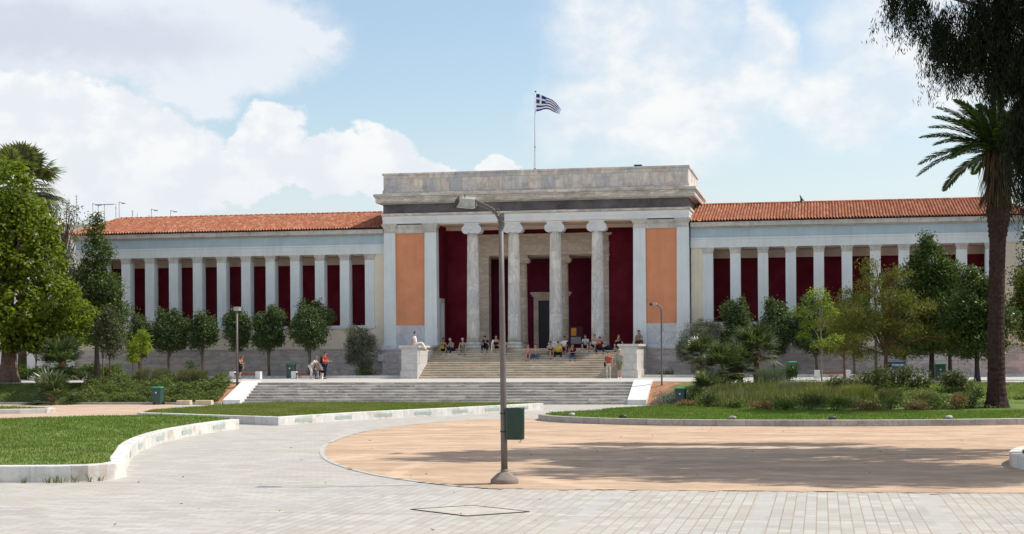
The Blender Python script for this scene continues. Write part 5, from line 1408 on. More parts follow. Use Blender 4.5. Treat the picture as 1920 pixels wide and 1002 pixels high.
tree('bushy_tree', (30.6, -16, 0), 'yellowish-green bushy tree right of the palm trunk', [(.2, 0, 5.4, 1.0, .9, 1.0), (0, 0, 4.0, 1.3, 1.1, 1.1), (.3, 0, 2.6, 1.3, 1.1, .9)], LF_FEA, 320, 16, .36, .15, (3.2, .12, .06), BARKD, shell=.35, asp=.5)
# slender young tree with flat sprays
t = empty('young_tree', (19.3, -24.2, bz(19.3, -24.2)), 0, 'slender young tree with flat yellow-green sprays on a thin bent stem', 'tree')
sp = [(-.15, 0, 4.85, .62, .38), (.15, 0, 4.35, .5, .3), (-.95, 0, 4.0, .62, .36), (.45, .2, 3.9, .45, .28), (-.6, -.1, 3.35, .55, .3), (-.85, 0, 2.75, .45, .22), (.15, -.1, 2.35, .75, .26), (.7, 0, 2.6, .45, .2)]
C = []; 
for x, y, z, r, h in sp:
    n = int(520 * r); th = RNG.uniform(0, 2 * PI, n); rr = np.sqrt(RNG.random(n)) * r
    C.append(np.c_[x + rr * np.cos(th), y + rr * np.sin(th) * .8, z + RNG.normal(size=n) * h * .45 - (rr / r) ** 2 * .22])
C = np.concatenate(C); leaf_obj('crown', leaves(C, unit(RNG.normal(size=C.shape) * .45 + np.array([0, -.1, 1])), .17 * RNG.uniform(.6, 1.3, len(C)), .07), LF_YEL, t)
bm = BM(); tube(bm, catmull([(0, 0, -.1), (.02, 0, 1.5), (.0, 0, 2.4), (-.05, 0, 3.4), (-.12, 0, 4.7)], 5), [.045 - .0016 * i for i in range(21)], 8)
for x, y, z, r, h in sp: tube(bm, catmull([(0, 0, max(1.9, z - 1.1)), (x * .6, y * .5, z - .35), (x, y, z)], 4), [.022, .02, .018, .016, .014, .012, .01, .008, .006], 5)
obj('trunk', bm, plain('pale_stem', (.34, .27, .2), .9, .2, 8), t, smooth=True)

# --- shrubs
def shrub(x, y, w, h, m, label, name='shrub', n=70, leaf=.10, asp=.45, spiky=0, grp=None, per=13, z=None, dy=.8):
    t = empty(name, (x, y, bz(x, y) if z is None else z), 0, label, 'shrub', grp)
    if spiky:
        k = n * per; a = RNG.uniform(0, 2 * PI, k); r = np.sqrt(RNG.random(k)) * w / 2
        base = np.c_[r * np.cos(a) * .8, r * np.sin(a) * dy * .8, RNG.random(k) * h * .62]
        A = unit(np.c_[np.cos(a) * r / w * 1.1, np.sin(a) * r / w * 1.1, np.full(k, 1.0)] + RNG.normal(size=(k, 3)) * .22)
        L = leaf * RNG.uniform(.6, 1.4, k) * 1.6
        V = leaves(base + A * L[:, None] * .5, unit(np.cross(A, RNG.normal(size=(k, 3)))), L, leaf * asp, A)
    else:
        bl = [(0, 0, h * .45, w * .4, w * .4 * dy, h * .42)] + [(RNG.uniform(-.35, .35) * w, RNG.uniform(-.3, .3) * w * dy, RNG.uniform(.3, .75) * h, w * .2, w * .2, h * .26) for _ in range(6)]
        cp, C, D = crown_points(bl, n, .15 + .06 * w, per, .35)
        C[:, 2] = np.maximum(C[:, 2], .02)
        V = leaves(C, unit(RNG.normal(size=C.shape) * .8 + D * .5 + np.array([0, 0, .5])), leaf * RNG.uniform(.6, 1.4, len(C)), leaf * asp)
    leaf_obj('foliage', V, m, t)
    bm = BM()
    for i in range(6):
        a = i * PI / 3; tube(bm, [(0, 0, -.1), (.15 * w * math.cos(a), .15 * w * math.sin(a), h * .55)], [.022, .008], 5)
    obj('stem', bm, BARK, t)
    return t
R_ = 'feathery round shrubs on top of the left bank'
shrub(-21.0, -16.9, .95, 1.15, LF_ROS, 'small feathery grey-green shrub, leftmost on top of the left bank', n=80, leaf=.16, asp=.10, spiky=1, grp=R_)
shrub(-19.75, -17.1, 1.3, 1.15, LF_ROS, 'feathery grey-green shrub in the middle of the left bank top', n=110, leaf=.16, asp=.10, spiky=1, grp=R_)
shrub(-18.0, -17.2, 1.5, 1.05, LF_ROS, 'wide feathery shrub with brownish tips right of the middle one', n=130, leaf=.16, asp=.10, spiky=1, grp=R_)
shrub(-17.1, -17.3, 1.0, .95, LF_ROS, 'feathery shrub nearest the left path lamp', n=90, leaf=.16, asp=.10, spiky=1, grp=R_)
shrub(-18.8, -14.5, 1.1, 1.5, LF_DARK, 'dark bluish shrub behind the feathery shrubs', n=80, z=0)
shrub(11.55, -23.0, 2.3, .75, LF_SIL, 'low spreading grey-leaved shrub beside the right cheek of the stairs', n=260, leaf=.09, dy=1.0)
shrub(16.7, -23.2, 1.8, 1.15, LF_SIL, 'silvery upright shrub right of the fan palms', n=170, leaf=.2, asp=.10, spiky=1)
shrub(17.6, -21.0, 1.15, 1.1, LF_HDG, 'round bright green shrub at the terrace edge', n=110)
shrub(-11.2, -3.0, 1.5, .5, LF_HDG, 'low bright green plant at the foot of the left olive bush', n=70, z=.1)
shrub(9.4, -3.2, 1.4, .35, LF_HDG, 'low weedy plant beside the right stair pier', n=40, z=.1)
G_ = 'low shrubs along the front of the right-hand bed'
front = [(12.9, -29.8, 1.0, .36, LF_DRY, 'dry brownish low shrub at the left end of the right-hand bed'), (14.0, -31.0, 1.2, .75, LF_CON, 'dark green low shrub near the left end of the right-hand bed'), (15.4, -33.0, 1.0, .5, LF_COV, 'small green low shrub below the fan palms'),
         (16.6, -34.6, 1.3, .36, LF_DRY, 'dry rusty low shrub below the tall grass'), (17.7, -35.1, 1.1, .55, LF_HDG, 'light green low shrub right of the rusty one'), (18.8, -35.3, 1.2, .75, LF_CON, 'dark low shrub under the slender young tree'), (19.9, -35.2, 1.5, .62, LF_HDG, 'wide light green low shrub right of the slender young tree'),
         (21.1, -35.4, 1.4, .36, LF_DRY, 'orange dry low shrub in the middle of the right-hand bed'), (22.2, -35.2, 1.3, .7, LF_COV, 'green low shrub below the leafy hedge-like shrubs'), (23.3, -35.3, 1.2, .36, LF_DRY, 'brown low shrub third from the date palm'), (24.2, -34.8, 1.3, .65, LF_COV, 'grey-green low shrub second from the date palm'),
         (25.1, -34.9, 1.0, .75, LF_DRY, 'bright rusty shrub left of the date palm foot'), (25.8, -33.9, 1.2, .85, LF_CON, 'dark shrub against the date palm foot')]
for x, y, w, h, m, lab in front: shrub(x, y, w, h, m, lab, n=95, leaf=.09, grp=G_, dy=.9)
M_ = 'mixed shrubs inside the right-hand bed'
for x, y, w, h, m, sp, lab in ((14.6, -27.6, 1.3, .8, LF_ROS, 1, 'feathery olive shrub in the left of the tall grass'), (16.2, -29.2, 1.1, .65, LF_CVD, 0, 'dark leathery shrub within the tall grass'), (17.9, -28.0, 1.5, .75, LF_SIL, 1, 'silvery feathery shrub behind the tall grass'),
                               (19.3, -30.5, 1.5, .7, LF_YGR, 1, 'pale yellow-green grassy mound right of the slender stem'), (20.9, -31.2, 1.9, .95, LF_YGR, 1, 'largest pale grassy mound in the middle of the bed'), (22.4, -31.5, 1.2, .7, LF_ROS, 1, 'olive feathery mound right of the pale grassy mound'),
                               (18.0, -32.6, 1.0, .5, LF_COV, 0, 'small leafy shrub below the slender stem'), (23.9, -31.0, 1.3, .55, LF_YGR, 0, 'light green low mound in front of the leafy shrubs'), (15.6, -30.8, .9, .5, LF_SIL, 1, 'little silvery shrub in front of the tall grass')):
    shrub(x, y, w, h, m, lab, n=int(100 * w), leaf=.16 if sp else .1, asp=.12 if sp else .45, spiky=sp, grp=M_)
L_ = 'leafy shrubs at the edge of the right terrace'
for x, y, w, h, lab in ((21.9, -26.5, 2.2, 1.25, 'leafy shrub in front of the seated person'), (23.8, -26.0, 2.4, 1.3, 'leafy shrub right of the seated person'), (25.6, -27.0, 2.0, 1.2, 'leafy shrub behind the date palm trunk'), (20.3, -28.0, 1.6, .9, 'paler grassy shrub left of the leafy shrubs')):
    shrub(x, y, w, h, LF_CVD if w != 1.6 else LF_ROS, lab, n=190, leaf=.15, asp=.35, grp=L_)
M_TALL = leafmat('tall_grass_blade', [(.05, .075, .02), (.085, .12, .03), (.14, .165, .05), (.22, .20, .10), (.30, .25, .15)], .35, .6, .2)
# ground cover and tall grass: nobody could count these
def cover(name, x0, x1, y0, y1, n, m, leaf, hgt, label, asp=.5, keep=None):
    X = RNG.uniform(x0, x1, n); Y = RNG.uniform(y0, y1, n)
    if keep is not None: k = np.array([keep(a, b) for a, b in zip(X, Y)]); X, Y = X[k], Y[k]
    n = len(X)
    hh = np.array([hgt * (.55 + .9 * mnoise.noise((a * .75, b * .75, 1)) + .5 * mnoise.noise((a * 2.2, b * 2.2, 4))) for a, b in zip(X, Y)])
    Z = np.array([bz(a, b) for a, b in zip(X, Y)]) + np.maximum(.02, hh) * RNG.random(n) ** .5
    C = np.c_[X, Y, Z]
    o = leaf_obj(name, leaves(C, unit(RNG.normal(size=C.shape) * .75 + np.array([0, -.2, .8])), leaf * RNG.uniform(.6, 1.4, n), leaf * asp), m)
    return tag(o, label, kind='stuff')
cover('ground_cover', -24.2, -14.9, -20.5, -16.6, 42000, LF_COV, .11, .55, 'dense dark green ground cover on the left bank', keep=lambda a, b: b < -17.7 or a < -15.6)
cover('ground_cover', 12.2, 27, -34.5, -21.6, 30000, LF_COV, .10, .28, 'mixed low green planting on the right bank', keep=lambda a, b: b > toe(a)[0] + .5 and mnoise.noise((a * .5, b * .5, 9)) > -.25)
blades('grass', [(-45, -20.5), (-22.5, -20.5), (-21.5, -17.5), (-45, -17.5)], 0, 26000, .05, .12, .03, M_GRASSD, bz, 'rough grass on the shaded left bank')
blades('grass', [(16.5, -30), (45, -30), (45, -21.7), (17.2, -21.4)], 0, 42000, .05, .12, .03, M_GRASS, bz, 'lawn grass on the upper right bank')
blades('tall_grass', [(13.2, -28.5), (15, -32.5), (20.8, -34.2), (21.5, -29), (18.5, -26), (14.5, -25.5)], 0, 9500, .25, .8, .04, M_TALL, bz, 'tall rough grass in front of the fan palms', 1.4)
# weeds along the near kerb
wp = []
V = []
for x, y in ((2.05, -72.95), (2.35, -72.85), (2.6, -72.72), (2.85, -72.5), (3.0, -72.3), (1.5, -73.02), (.7, -73.15), (2.2, -72.9)):
    for k in range(16):
        a = RNG.uniform(0, 2 * PI); l = RNG.uniform(.08, .24); b = np.array([x + RNG.normal() * .04, y + RNG.normal() * .02, GZ]); d = unit(np.array([math.cos(a) * .5, math.sin(a) * .5, 1.0])); s = np.array([-math.sin(a), math.cos(a), 0]) * .007
        V += [b - s, b + s, b + d * l * .6 + s, b + d * l * .6 - s, b + d * l * .6 - s, b + d * l * .6 + s, b + d * l + np.array([math.cos(a) * .03, math.sin(a) * .03, 0]), b + d * l + np.array([math.cos(a) * .03, math.sin(a) * .03, -.005])]
tag(leaf_obj('weeds', np.array(V), M_GRASSD), 'thin weeds sprouting at the foot of the nearest kerb', kind='stuff')

# fallen leaves and twigs blown over the ground
n = 190
X = RNG.uniform(2, 30, n); Y = RNG.uniform(-82, -40, n)
k = ~(inside(polyA, X, Y) | inside(polyC, X, Y) | inside(polyE, X, Y) | inside(polyB, X, Y)); X, Y = X[k], Y[k]; n = len(X)
C = np.c_[X, Y, np.full(n, GZ + .018)]
tag(leaf_obj('fallen_leaves', leaves(C, unit(RNG.normal(size=(n, 3)) * .3 + np.array([0, 0, 1])), RNG.uniform(.03, .11, n), RNG.uniform(.015, .045, n)), plain('dead_leaf', (.09, .06, .045), .9, .4, 20)), 'dry leaves scattered over the sand and paving', kind='stuff')
# ------------------------------------------------------------------ people
def cloth(name, col, var=.12): return plain('cloth_' + name, col, .9, var, 14, .1)
SKIN = plain('skin', (.46, .26, .18), .6, .08, 9, .3); SKIN2 = plain('tanned_skin', (.38, .19, .12), .6, .08, 9, .3)
HAIRM = {'dark': plain('dark_hair', (.018, .013, .011), .6, .3, 30), 'brown': plain('brown_hair', (.075, .04, .022), .6, .3, 30), 'grey': plain('grey_hair', (.42, .40, .38), .6, .2, 30), 'red': plain('reddish_hair', (.20, .07, .03), .6, .3, 30), 'fair': plain('fair_hair', (.26, .16, .08), .6, .3, 30)}
EYE = plain('eye_dark', (.02, .015, .012), .3, .1, 9, .5); LIP = plain('lips', (.34, .12, .10), .5, .1, 9)
CL = {k: cloth(k, v) for k, v in dict(white=(.72, .71, .69), black=(.014, .014, .017), grey=(.22, .21, .20), khaki=(.34, .29, .21), navy=(.018, .022, .05), red=(.48, .035, .03), maroon=(.16, .02, .025), yellow=(.55, .44, .05), tan=(.42, .30, .20), jeans=(.07, .12, .22), lightblue=(.36, .46, .56), beige=(.52, .46, .38), pink=(.55, .26, .26), olive=(.18, .18, .11), greygreen=(.24, .26, .22), rust=(.36, .075, .045), cream=(.66, .60, .47), green=(.20, .34, .03), brown=(.10, .055, .035)).items()}

def skin_mesh(verts, edges, radii, root=0, sub=1):
    me = bpy.data.meshes.new('tmp'); me.from_pydata([tuple(v) for v in verts], edges, [])
    o = bpy.data.objects.new('tmp', me); COL.objects.link(o)
    o.modifiers.new('s', 'SKIN')
    d = me.skin_vertices[0].data
    for i, r in enumerate(radii):
        r = r if isinstance(r, tuple) else (r, r)
        d[i].radius = r; d[i].use_root = (i == root)
    if sub: m = o.modifiers.new('u', 'SUBSURF'); m.levels = sub; m.render_levels = sub
    bpy.context.view_layer.update()
    out = bpy.data.meshes.new_from_object(o.evaluated_get(bpy.context.evaluated_depsgraph_get()))
    bpy.data.objects.remove(o); bpy.data.meshes.remove(me)
    return out
V3 = Vector
def person(loc, face, label, pose='sit', shirt='white', legs='khaki', hair='dark', shoes='black', skin=SKIN, sleeve='short', leglen='long', longhair=False, arms=('knee', 'knee'),
           drop=.30, reach=.46, lean=.22, headturn=0.0, nod=.1, knees=.12, size=1.0, bag=None, hatless=True, step=.0, skirt=False, twist=0.0):
    """a figure with joints set out in its own frame: x to its left, y ahead, z up; loc = seat or ground point"""
    t = empty('person', loc, face, label, 'person')
    t.scale = (size,) * 3
    J = {}
    if pose == 'sit': J['pelvis'] = V3((0, 0, .10))
    elif pose == 'bend': J['pelvis'] = V3((0, -.12, .93))
    else: J['pelvis'] = V3((0, 0, .94))
    ca, sa = math.cos(lean), math.sin(lean)
    def up(d, x=0, f=0): return J['pelvis'] + V3((x * math.cos(twist), d * sa + f * ca + x * math.sin(twist), d * ca - f * sa))
    J['waist'] = up(.17); J['chest'] = up(.36, 0, .012); J['collar'] = up(.49, 0, -.005); 
    nl = lean * .55 + nod
    J['neck'] = J['collar'] + V3((0, math.sin(nl) * .07, math.cos(nl) * .075))
    hx = math.sin(headturn) * .03
    J['jaw'] = J['neck'] + V3((hx, math.sin(nl) * .06 + .012, math.cos(nl) * .075)); J['crown'] = J['neck'] + V3((hx * .6, math.sin(nl) * .15 - .006, math.cos(nl) * .185))
    hd = (J['jaw'] + J['crown']) * .5
    fwd = V3((math.sin(headturn), math.cos(headturn) * math.cos(nl), -math.sin(nl))).normalized(); sid = V3((math.cos(headturn), -math.sin(headturn), 0)); hup = sid.cross(fwd)
    for s, n in ((-1, 'r'), (1, 'l')):
        J['sh' + n] = up(.455, s * .175, -.005)
        J['hip' + n] = J['pelvis'] + V3((s * .085, .02 if pose == 'sit' else 0, -.03))
        if pose == 'sit':
            rr = reach + (.05 * s * step)
            kn = V3((s * (.09 + knees), .43, .17 + min(.2, max(-.05, (.42 - drop) * .35)))); an = V3((s * (.08 + knees * .8), rr, -drop + .08))
            d = an - kn
            if d.length > .44: an = kn + d.normalized() * .44 if False else an
        else:
            ph = s * step
            kn = J['hip' + n] + V3((s * .012, .06 + ph * .16, -.42)); an = V3((s * .095, ph * .26 - (.04 if ph > 0 else .02) + (-.12 if pose == 'bend' else 0), .085))
        J['kn' + n], J['an' + n] = kn, an
        sh = J['sh' + n]; a = arms[0 if s < 0 else 1]
        if a == 'knee': el = sh + V3((s * .07, .12, -.25)); wr = kn + V3((0, -.02, .09)); hdv = V3((-s * .02, .06, -.06))
        elif a == 'lap': el = sh + V3((s * .07, .04, -.27)); wr = J['pelvis'] + V3((s * .05, .27, .10)); hdv = V3((-s * .06, .05, 0))
        elif a == 'chin': el = sh + V3((s * .02, .24, -.16)); wr = hd + fwd * .12 + V3((s * .05, 0, -.14)); hdv = V3((-s * .02, -.01, .08))
        elif a == 'read': el = sh + V3((s * .05, .10, -.25)); wr = el + V3((-s * .09, .21, .09)); hdv = V3((-s * .05, .06, .02))
        elif a == 'back': el = sh + V3((s * .07, -.16, -.20)); wr = V3((s * .24, -.27, .06)); hdv = V3((0, -.07, -.02))
        elif a == 'cross': el = sh + V3((s * .06, .13, -.24)); wr = V3((-s * .10, kn.y - .02, kn.z + .1)); hdv = V3((-s * .07, .03, 0))
        elif a == 'down': el = sh + V3((s * .065, -.02, -.27)); wr = el + V3((s * .02, .06, -.25)); hdv = V3((0, .02, -.08))
        elif a == 'swing': el = sh + V3((s * .06, .05, -.27)); wr = el + V3((s * .0, .14, -.2)); hdv = V3((0, .04, -.07))
        elif a == 'front': el = sh + V3((s * .06, .10, -.25)); wr = el + V3((-s * .06, .22, .02)); hdv = V3((-s * .02, .08, -.01))
        else: el = sh + V3((s * .05, .20, -.2)); wr = el + V3((0, .1, -.23)); hdv = V3((0, .03, -.08))
        J['el' + n], J['wr' + n], J['hd' + n] = el, wr, hdv.normalized()
    # ---- body: one continuous skin
    vs = []; es = []; rs = []; ix = {}
    def add(k, p, r, par=None):
        ix[k] = len(vs); vs.append(p); rs.append(r)
        if par is not None: es.append((ix[par], ix[k]))
    add('pelvis', J['pelvis'], (.13, .10)); add('waist', J['waist'], (.12, .085), 'pelvis'); add('chest', J['chest'], (.14, .10), 'waist'); add('collar', J['collar'], (.085, .07), 'chest')
    add('neck', J['neck'], .05, 'collar'); add('jaw', J['jaw'], (.062, .07), 'neck'); add('head', hd + hup * .03 - fwd * .005, (.076, .09), 'jaw'); add('crown', J['crown'] + hup * .02, (.055, .062), 'head')
    add('nose', hd + fwd * .108 + hup * -.012, .012, 'head')
    for s, n in ((-1, 'r'), (1, 'l')):
        add('ear' + n, hd + sid * s * .082, (.018, .012), 'head')
        add('sh' + n, J['sh' + n], .056, 'chest'); add('el' + n, J['el' + n], .040, 'sh' + n); add('wr' + n, J['wr' + n], .027, 'el' + n)
        h = J['hd' + n]; w = J['wr' + n]
        pr = h.cross(V3((0, 0, 1)) if abs(h.z) < .8 else V3((0, 1, 0))).normalized(); nm = pr.cross(h).normalized()
        add('palm' + n, w + h * .055, (.036, .018), 'wr' + n)
        for q, (off, ln) in enumerate(((-.030, .062), (-.010, .075), (.010, .070), (.029, .055))):
            b = w + h * .088 + pr * off; k1 = b + h * ln * .55 - nm * .006; k2 = b + h * ln * .95 - nm * .03
            add('f%d%s' % (q, n), b, .0095, 'palm' + n); add('g%d%s' % (q, n), k1, .0088, 'f%d%s' % (q, n)); add('h%d%s' % (q, n), k2, .0075, 'g%d%s' % (q, n))
        b = w + h * .03 + pr * (-.038); add('t0' + n, b, .012, 'palm' + n); add('t1' + n, b + h * .04 - pr * .018 - nm * .012, .010, 't0' + n)
        add('hip' + n, J['hip' + n], .088, 'pelvis'); add('kn' + n, J['kn' + n], .056, 'hip' + n)
        mid = J['kn' + n].lerp(J['an' + n], .35); add('cf' + n, mid + V3((0, -.015, 0)), .053, 'kn' + n); add('an' + n, J['an' + n], .036, 'cf' + n)
        toe_ = V3((J['an' + n].x * 1.12, J['an' + n].y + .13, J['an' + n].z - .055)); add('toe' + n, toe_, (.035, .022), 'an' + n)
        J['toe' + n] = toe_
    me = skin_mesh(vs, es, rs, 0, 1)
    bm = BM(); bm.from_mesh(me); bpy.data.meshes.remove(me)
    for s in (-1, 1): ball(bm, hd + fwd * .086 + sid * s * .031 + hup * .016, .0115, 1, mi=1)
    ball(bm, hd + fwd * .094 - hup * .056, .016, 1, (1.3, .5, .4), mi=2)
    obj('body', bm, [skin, EYE, LIP], t, smooth=True, fixn=False)
    # ---- clothes
    def garment(name, chain, m, sub=1, root=0):
        vs = [p for _, p, _ in chain]; rs = [r for _, _, r in chain]; nm = {k: i for i, (k, _, _) in enumerate(chain)}
        es = [(nm[p], nm[k]) for k, p in garment.links if k in nm and p in nm]
        link_mesh(name, skin_mesh(vs, es, rs, root, sub), m, t, smooth=True)
    garment.links = [('waist', 'pelvis'), ('chest', 'waist'), ('collar', 'chest'), ('shr', 'chest'), ('shl', 'chest'), ('mr', 'shr'), ('ml', 'shl'), ('elr', 'mr'), ('ell', 'ml'), ('fr', 'elr'), ('fl', 'ell'),
                     ('hipr', 'pelvis'), ('hipl', 'pelvis'), ('thr', 'hipr'), ('thl', 'hipl'), ('knr', 'thr'), ('knl', 'thl'), ('anr', 'knr'), ('anl', 'knl')]
    ch = [('pelvis', J['pelvis'] + V3((0, 0, .03)), (.165, .13)), ('waist', J['waist'], (.155, .12)), ('chest', J['chest'], (.172, .13)), ('collar', J['collar'] - (J['collar'] - J['chest']) * .12, (.098, .082))]
    if sleeve != 'none':
        for n in 'rl':
            ch.append(('sh' + n, J['sh' + n], .070)); ch.append(('m' + n, J['sh' + n].lerp(J['el' + n], .62), .060))
            if sleeve == 'long': ch.append(('el' + n, J['el' + n], .052)); ch.append(('f' + n, J['el' + n].lerp(J['wr' + n], .85), .040))
    else:
        for n in 'rl': ch.append(('sh' + n, J['sh' + n].lerp(J['chest'], .25), .058))
    garment('shirt', ch, CL[shirt])
    ch = [('pelvis', J['pelvis'] + V3((0, 0, -.01)), (.146, .114))]
    for n in 'rl':
        ch.append(('hip' + n, J['hip' + n], .103)); th = J['hip' + n].lerp(J['kn' + n], .7); ch.append(('th' + n, th, .082 if leglen != 'long' else .078))
        if leglen == 'long': ch.append(('kn' + n, J['kn' + n], .070)); ch.append(('an' + n, J['kn' + n].lerp(J['an' + n], .9), .052))
        elif leglen == 'knee': ch.append(('kn' + n, J['kn' + n].lerp(J['an' + n], .05), .076))
    garment('skirt' if skirt else 'trousers' if leglen == 'long' else 'shorts', ch, CL[legs])
    for n in 'rl':
        a, to = J['an' + n], J['toe' + n]
        me = skin_mesh([a + V3((0, -.035, -.045)), a + V3((0, .01, -.02)), a.lerp(to, .55) + V3((0, 0, -.008)), to + V3((0, .03, -.008))], [(0, 1), (1, 2), (2, 3)], [(.040, .034), (.046, .045), (.046, .034), (.040, .026)], 1, 1)
        link_mesh('shoe', me, CL[shoes], t, smooth=True)
    # ---- hair
    bm = BM()
    c = hd + hup * .035 - fwd * .012
    g_ = bmesh.ops.create_icosphere(bm, subdivisions=3, radius=1)
    for v in g_['verts']:
        q = v.co.copy(); p = c + sid * q.x * .092 + fwd * q.y * .108 + hup * q.z * .108
        f = (p - hd).dot(fwd); u_ = (p - hd).dot(hup)
        if f > .03 and u_ < .065: p -= fwd * (.055 + f * .6)
        if u_ < -.03 and not longhair: p += hup * (-.03 - u_) * .8
        if longhair and q.z < -.1 and f < .03: p += hup * q.z * .20 - fwd * .02 + sid * q.x * .012
        p += V3((mnoise.noise(p * 22), mnoise.noise(p * 22 + V3((9, 0, 0))), mnoise.noise(p * 22 + V3((0, 9, 0))))) * .008
        v.co = p
    obj('hair', bm, HAIRM[hair], t, smooth=True)
    if bag: bag(t, J)
    return t

def backpack(m, side=0):
    def f(t, J):
        bm = BM(); c = J['chest'] + V3((0, -.20, -.06)); box(bm, c.x - .15, c.x + .15, c.y - .09, c.y + .08, c.z - .22, c.z + .2, tx=.03, ty=.03)
        for s in (-1, 1): tube(bm, [c + V3((s * .1, .05, .18)), J['chest'] + V3((s * .1, .12, .1)), c + V3((s * .11, .07, -.15))], .02, 6)
        obj('backpack', bm, m, t, bevel=.03)
    return f
def shoulder_bag(m):
    def f(t, J):
        bm = BM(); c = J['hipl'] + V3((.14, .0, .02)); box(bm, c.x - .05, c.x + .06, c.y - .13, c.y + .13, c.z - .12, c.z + .12, tx=.01, ty=.02)
        tube(bm, [c + V3((0, -.1, .1)), J['shl'] + V3((.0, -.02, .06)), c + V3((0, .1, .1))], .012, 6); obj('shoulder_bag', bm, m, t, bevel=.02)
    return f
def lap_bag(m):
    def f(t, J):
        bm = BM(); c = J['pelvis'] + V3((.05, .32, .16)); box(bm, c.x - .15, c.x + .15, c.y - .09, c.y + .09, c.z - .1, c.z + .12, tx=.04, ty=.03); obj('bag', bm, m, t, bevel=.03)
    return f
def jacket(m, s):
    def f(t, J):
        me = skin_mesh([J['sh' + s] + V3((0, -.02, .03)), J['el' + s] + V3((.02, 0, 0)), J['el' + s] + V3((.05, .02, -.28)), J['el' + s] + V3((.05, .05, -.5))], [(0, 1), (1, 2), (2, 3)], [.075, .085, .07, .05], 0, 1); link_mesh('jacket', me, m, t, smooth=True)
    return f
S0, ST = -5.7, .36
def seat(i): return (S0 + ST * i + .16, .15 * (i + 1))       # Y, Z of a seat on step i (12 is the platform)
F = PI   # facing the viewer (-Y)
P = person
def on(i, x): y, z = seat(i); return (x, y, z)
P((-6.92, -5.5, 2.18), -PI / 2 + .1, 'person in a white shirt and cream trousers sitting on top of the left stair pier', shirt='white', legs='cream', hair='brown', shoes='white', arms=('back', 'back'), lean=-.12, drop=.40, reach=.70, knees=.03, nod=.2)
P(on(11, -6.0), F + .15, 'long-haired woman with a green bag, first on the steps right of the left pier', shirt='brown', sleeve='none', legs='black', hair='dark', longhair=True, skin=SKIN2, leglen='knee', skirt=True, arms=('lap', 'read'), bag=lap_bag(CL['green']), lean=.15, shoes='tan')
P(on(11, -5.35), F - .5, 'person in a grey top, dark trousers and white shoes on the left steps', shirt='grey', legs='navy', hair='grey', shoes='white', arms=('read', 'read'), lean=.35, nod=.35)
P(on(11, -4.62), F + .1, 'elderly man in a grey-green shirt and khaki trousers seated left of the first column', shirt='greygreen', legs='khaki', hair='grey', shoes='brown', arms=('knee', 'knee'), lean=.32, nod=.3, headturn=.4, knees=.14)
P((-3.1, -1.25, 1.97), F, 'person in black reading on the top step between the first column and the lamp pole', shirt='black', legs='navy', hair='dark', shoes='black', arms=('read', 'read'), lean=.35, nod=.45, knees=.1)
P((-2.42, -1.25, 1.97), F + .35, 'bare-legged person with a white jacket hanging from one shoulder, left of the lamp pole', shirt='black', sleeve='none', legs='black', leglen='short', hair='dark', shoes='tan', arms=('lap', 'knee'), lean=.2, nod=.2, bag=jacket(CL['white'], 'l'))
P(on(11, -1.72), F, 'person in khaki trousers with raised arms just left of the lamp pole', shirt='maroon', sleeve='none', legs='olive', hair='brown', longhair=True, skin=SKIN, arms=('chin', 'chin'), lean=.3, nod=.2, shoes='black')
P(on(8, .08), F + .15, 'woman in a pale pink top with bare legs beside the man in the tan shirt', shirt='pink', sleeve='none', legs='rust', leglen='short', hair='dark', longhair=True, arms=('lap', 'lap'), lean=.2, nod=.15, knees=.02, shoes='black', skirt=True)
P(on(8, .62), F - .1, 'man in a tan shirt and jeans holding a cup on the middle steps', shirt='tan', legs='jeans', hair='brown', shoes='white', arms=('read', 'knee'), lean=.25, knees=.18, headturn=-.3)
P(on(9, 1.50), F + .5, 'person in a black sleeveless top and brown skirt turned left on the steps', shirt='black', sleeve='none', legs='olive', leglen='knee', hair='dark', arms=('lap', 'knee'), lean=.3, knees=.03, skirt=True, shoes='brown', headturn=.4)
P(on(9, 2.08), F + .05, 'person in a yellow shirt and black trousers on the middle steps', shirt='yellow', legs='black', hair='dark', shoes='white', arms=('knee', 'lap'), lean=.3, knees=.14)
P((2.42, -1.7, 1.83), F - .1, 'person in a white and black vest seated a step above the one in yellow', shirt='white', sleeve='short', legs='maroon', leglen='short', hair='dark', shoes='tan', skin=SKIN2, arms=('knee', 'lap'), lean=.12, knees=.1, bag=jacket(CL['black'], 'r'))
P(on(8, 3.10), F + .1, 'man in a black shirt and jeans resting chin on hand below the third column', shirt='black', legs='jeans', hair='brown', shoes='black', skin=SKIN2, arms=('cross', 'chin'), lean=.3, knees=.1, headturn=.25)
P((3.78, -1.35, 1.97), F, 'person in a light blue shirt and dark shorts reading below the notice board', shirt='lightblue', legs='black', leglen='knee', hair='brown', shoes='white', arms=('read', 'read'), lean=.25, nod=.4, knees=.1)
P((4.45, -1.3, 1.97), F - .4, 'reddish-haired person in a white and black top next to the one in maroon', shirt='white', sleeve='none', legs='black', leglen='knee', hair='red', arms=('lap', 'knee'), lean=.25, headturn=-.3, shoes='tan')
P(on(11, 4.78), F + .1, 'person in a maroon shirt and dark trousers before the rightmost column', shirt='maroon', legs='navy', hair='dark', shoes='black', arms=('knee', 'chin'), lean=.3, knees=.16, headturn=.3)
P((6.0, -1.3, 1.97), F + .1, 'person in a black t-shirt and shorts with bare legs near the right pier', shirt='black', legs='black', leglen='short', hair='brown', shoes='brown', arms=('knee', 'chin'), lean=.4, knees=.18, nod=.1)
P((7.15, -.15, 2.23), F + .5, 'bare-shouldered person sitting behind the top of the right stair pier', shirt='tan', sleeve='none', legs='brown', hair='dark', skin=SKIN2, arms=('chin', 'lap'), lean=.3, knees=.06, drop=.2)
bm = BM(); ball(bm, (0, 0, .14), .2, 3, (1.5, .9, .75))
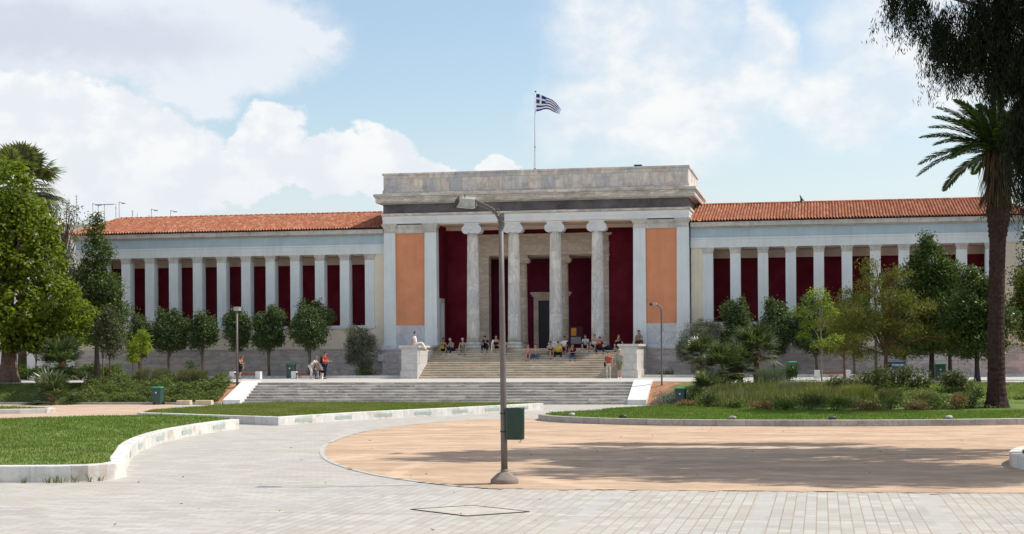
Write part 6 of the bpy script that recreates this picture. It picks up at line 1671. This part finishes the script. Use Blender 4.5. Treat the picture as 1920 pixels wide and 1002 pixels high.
for v in bm.verts: v.co.z = max(0.005, v.co.z + .03 * mnoise.noise(v.co * 7))
tube(bm, [(-.12, 0, .24), (0, .02, .36), (.12, 0, .24)], .015, 6)
o = tag(obj('travel_bag', bm, CL['navy']), 'dark bag lying on the steps right of the person in maroon', 'bag'); o.location = (5.35, -1.5, 1.81)
P((6.27, -8.6, 0), F + .05, 'woman in a red top and beige trousers walking below the entrance steps', 'stand', shirt='rust', sleeve='short', legs='beige', hair='brown', shoes='white', arms=('down', 'down'), lean=.02, step=.55, size=.96, bag=shoulder_bag(CL['black']), nod=.02, headturn=-.4)
P((6.98, -8.7, 0), F - .05, 'grey-haired man in a grey t-shirt and shorts walking beside the woman in red', 'stand', shirt='greygreen', sleeve='short', legs='olive', leglen='knee', hair='grey', shoes='white', arms=('down', 'swing'), lean=.03, step=-.6, size=1.05, nod=.06)
P((-18.7, -6.7, 0), -PI / 2 - .2, 'woman in a dark dress with bowed head standing by a bench on the left terrace', 'stand', shirt='black', sleeve='none', legs='black', leglen='knee', skirt=True, hair='red', longhair=True, shoes='black', arms=('down', 'front'), lean=.2, nod=.6, step=.25, size=.93)
P((-14.0, -6.35, .43), F + 1.0, 'seated person in blue bending over at the left end of the bench group', shirt='navy', sleeve='short', legs='jeans', hair='dark', arms=('knee', 'lap'), lean=.75, nod=.3, drop=.42, shoes='black')
P((-13.55, -7.0, 0), F + 1.5, 'person in cream trousers and a pale top bending over the bench', 'bend', shirt='white', sleeve='short', legs='cream', hair='fair', shoes='white', arms=('reach', 'reach'), lean=.75, nod=.2, step=.15, size=.95)
P((-13.05, -6.35, .43), F + .2, 'small person in a white shirt sitting on the bench between the two standing figures', shirt='white', legs='black', hair='dark', arms=('lap', 'lap'), lean=.2, drop=.42, size=.85, shoes='black')
P((-12.72, -7.0, 0), F + 1.2, 'person in a red t-shirt with a black backpack standing by the bench', 'stand', shirt='red', legs='navy', hair='dark', shoes='black', arms=('front', 'front'), lean=.05, nod=.25, bag=backpack(CL['black']), step=.2, size=1.02)
P((22.85, -21.2, -.05), .1, 'person in a dark shirt sitting on the upper right lawn with their back turned', shirt='navy', legs='black', hair='brown', arms=('lap', 'lap'), lean=.12, drop=.05, reach=.62, knees=.12, skin=SKIN2, shoes='black', size=1.12)
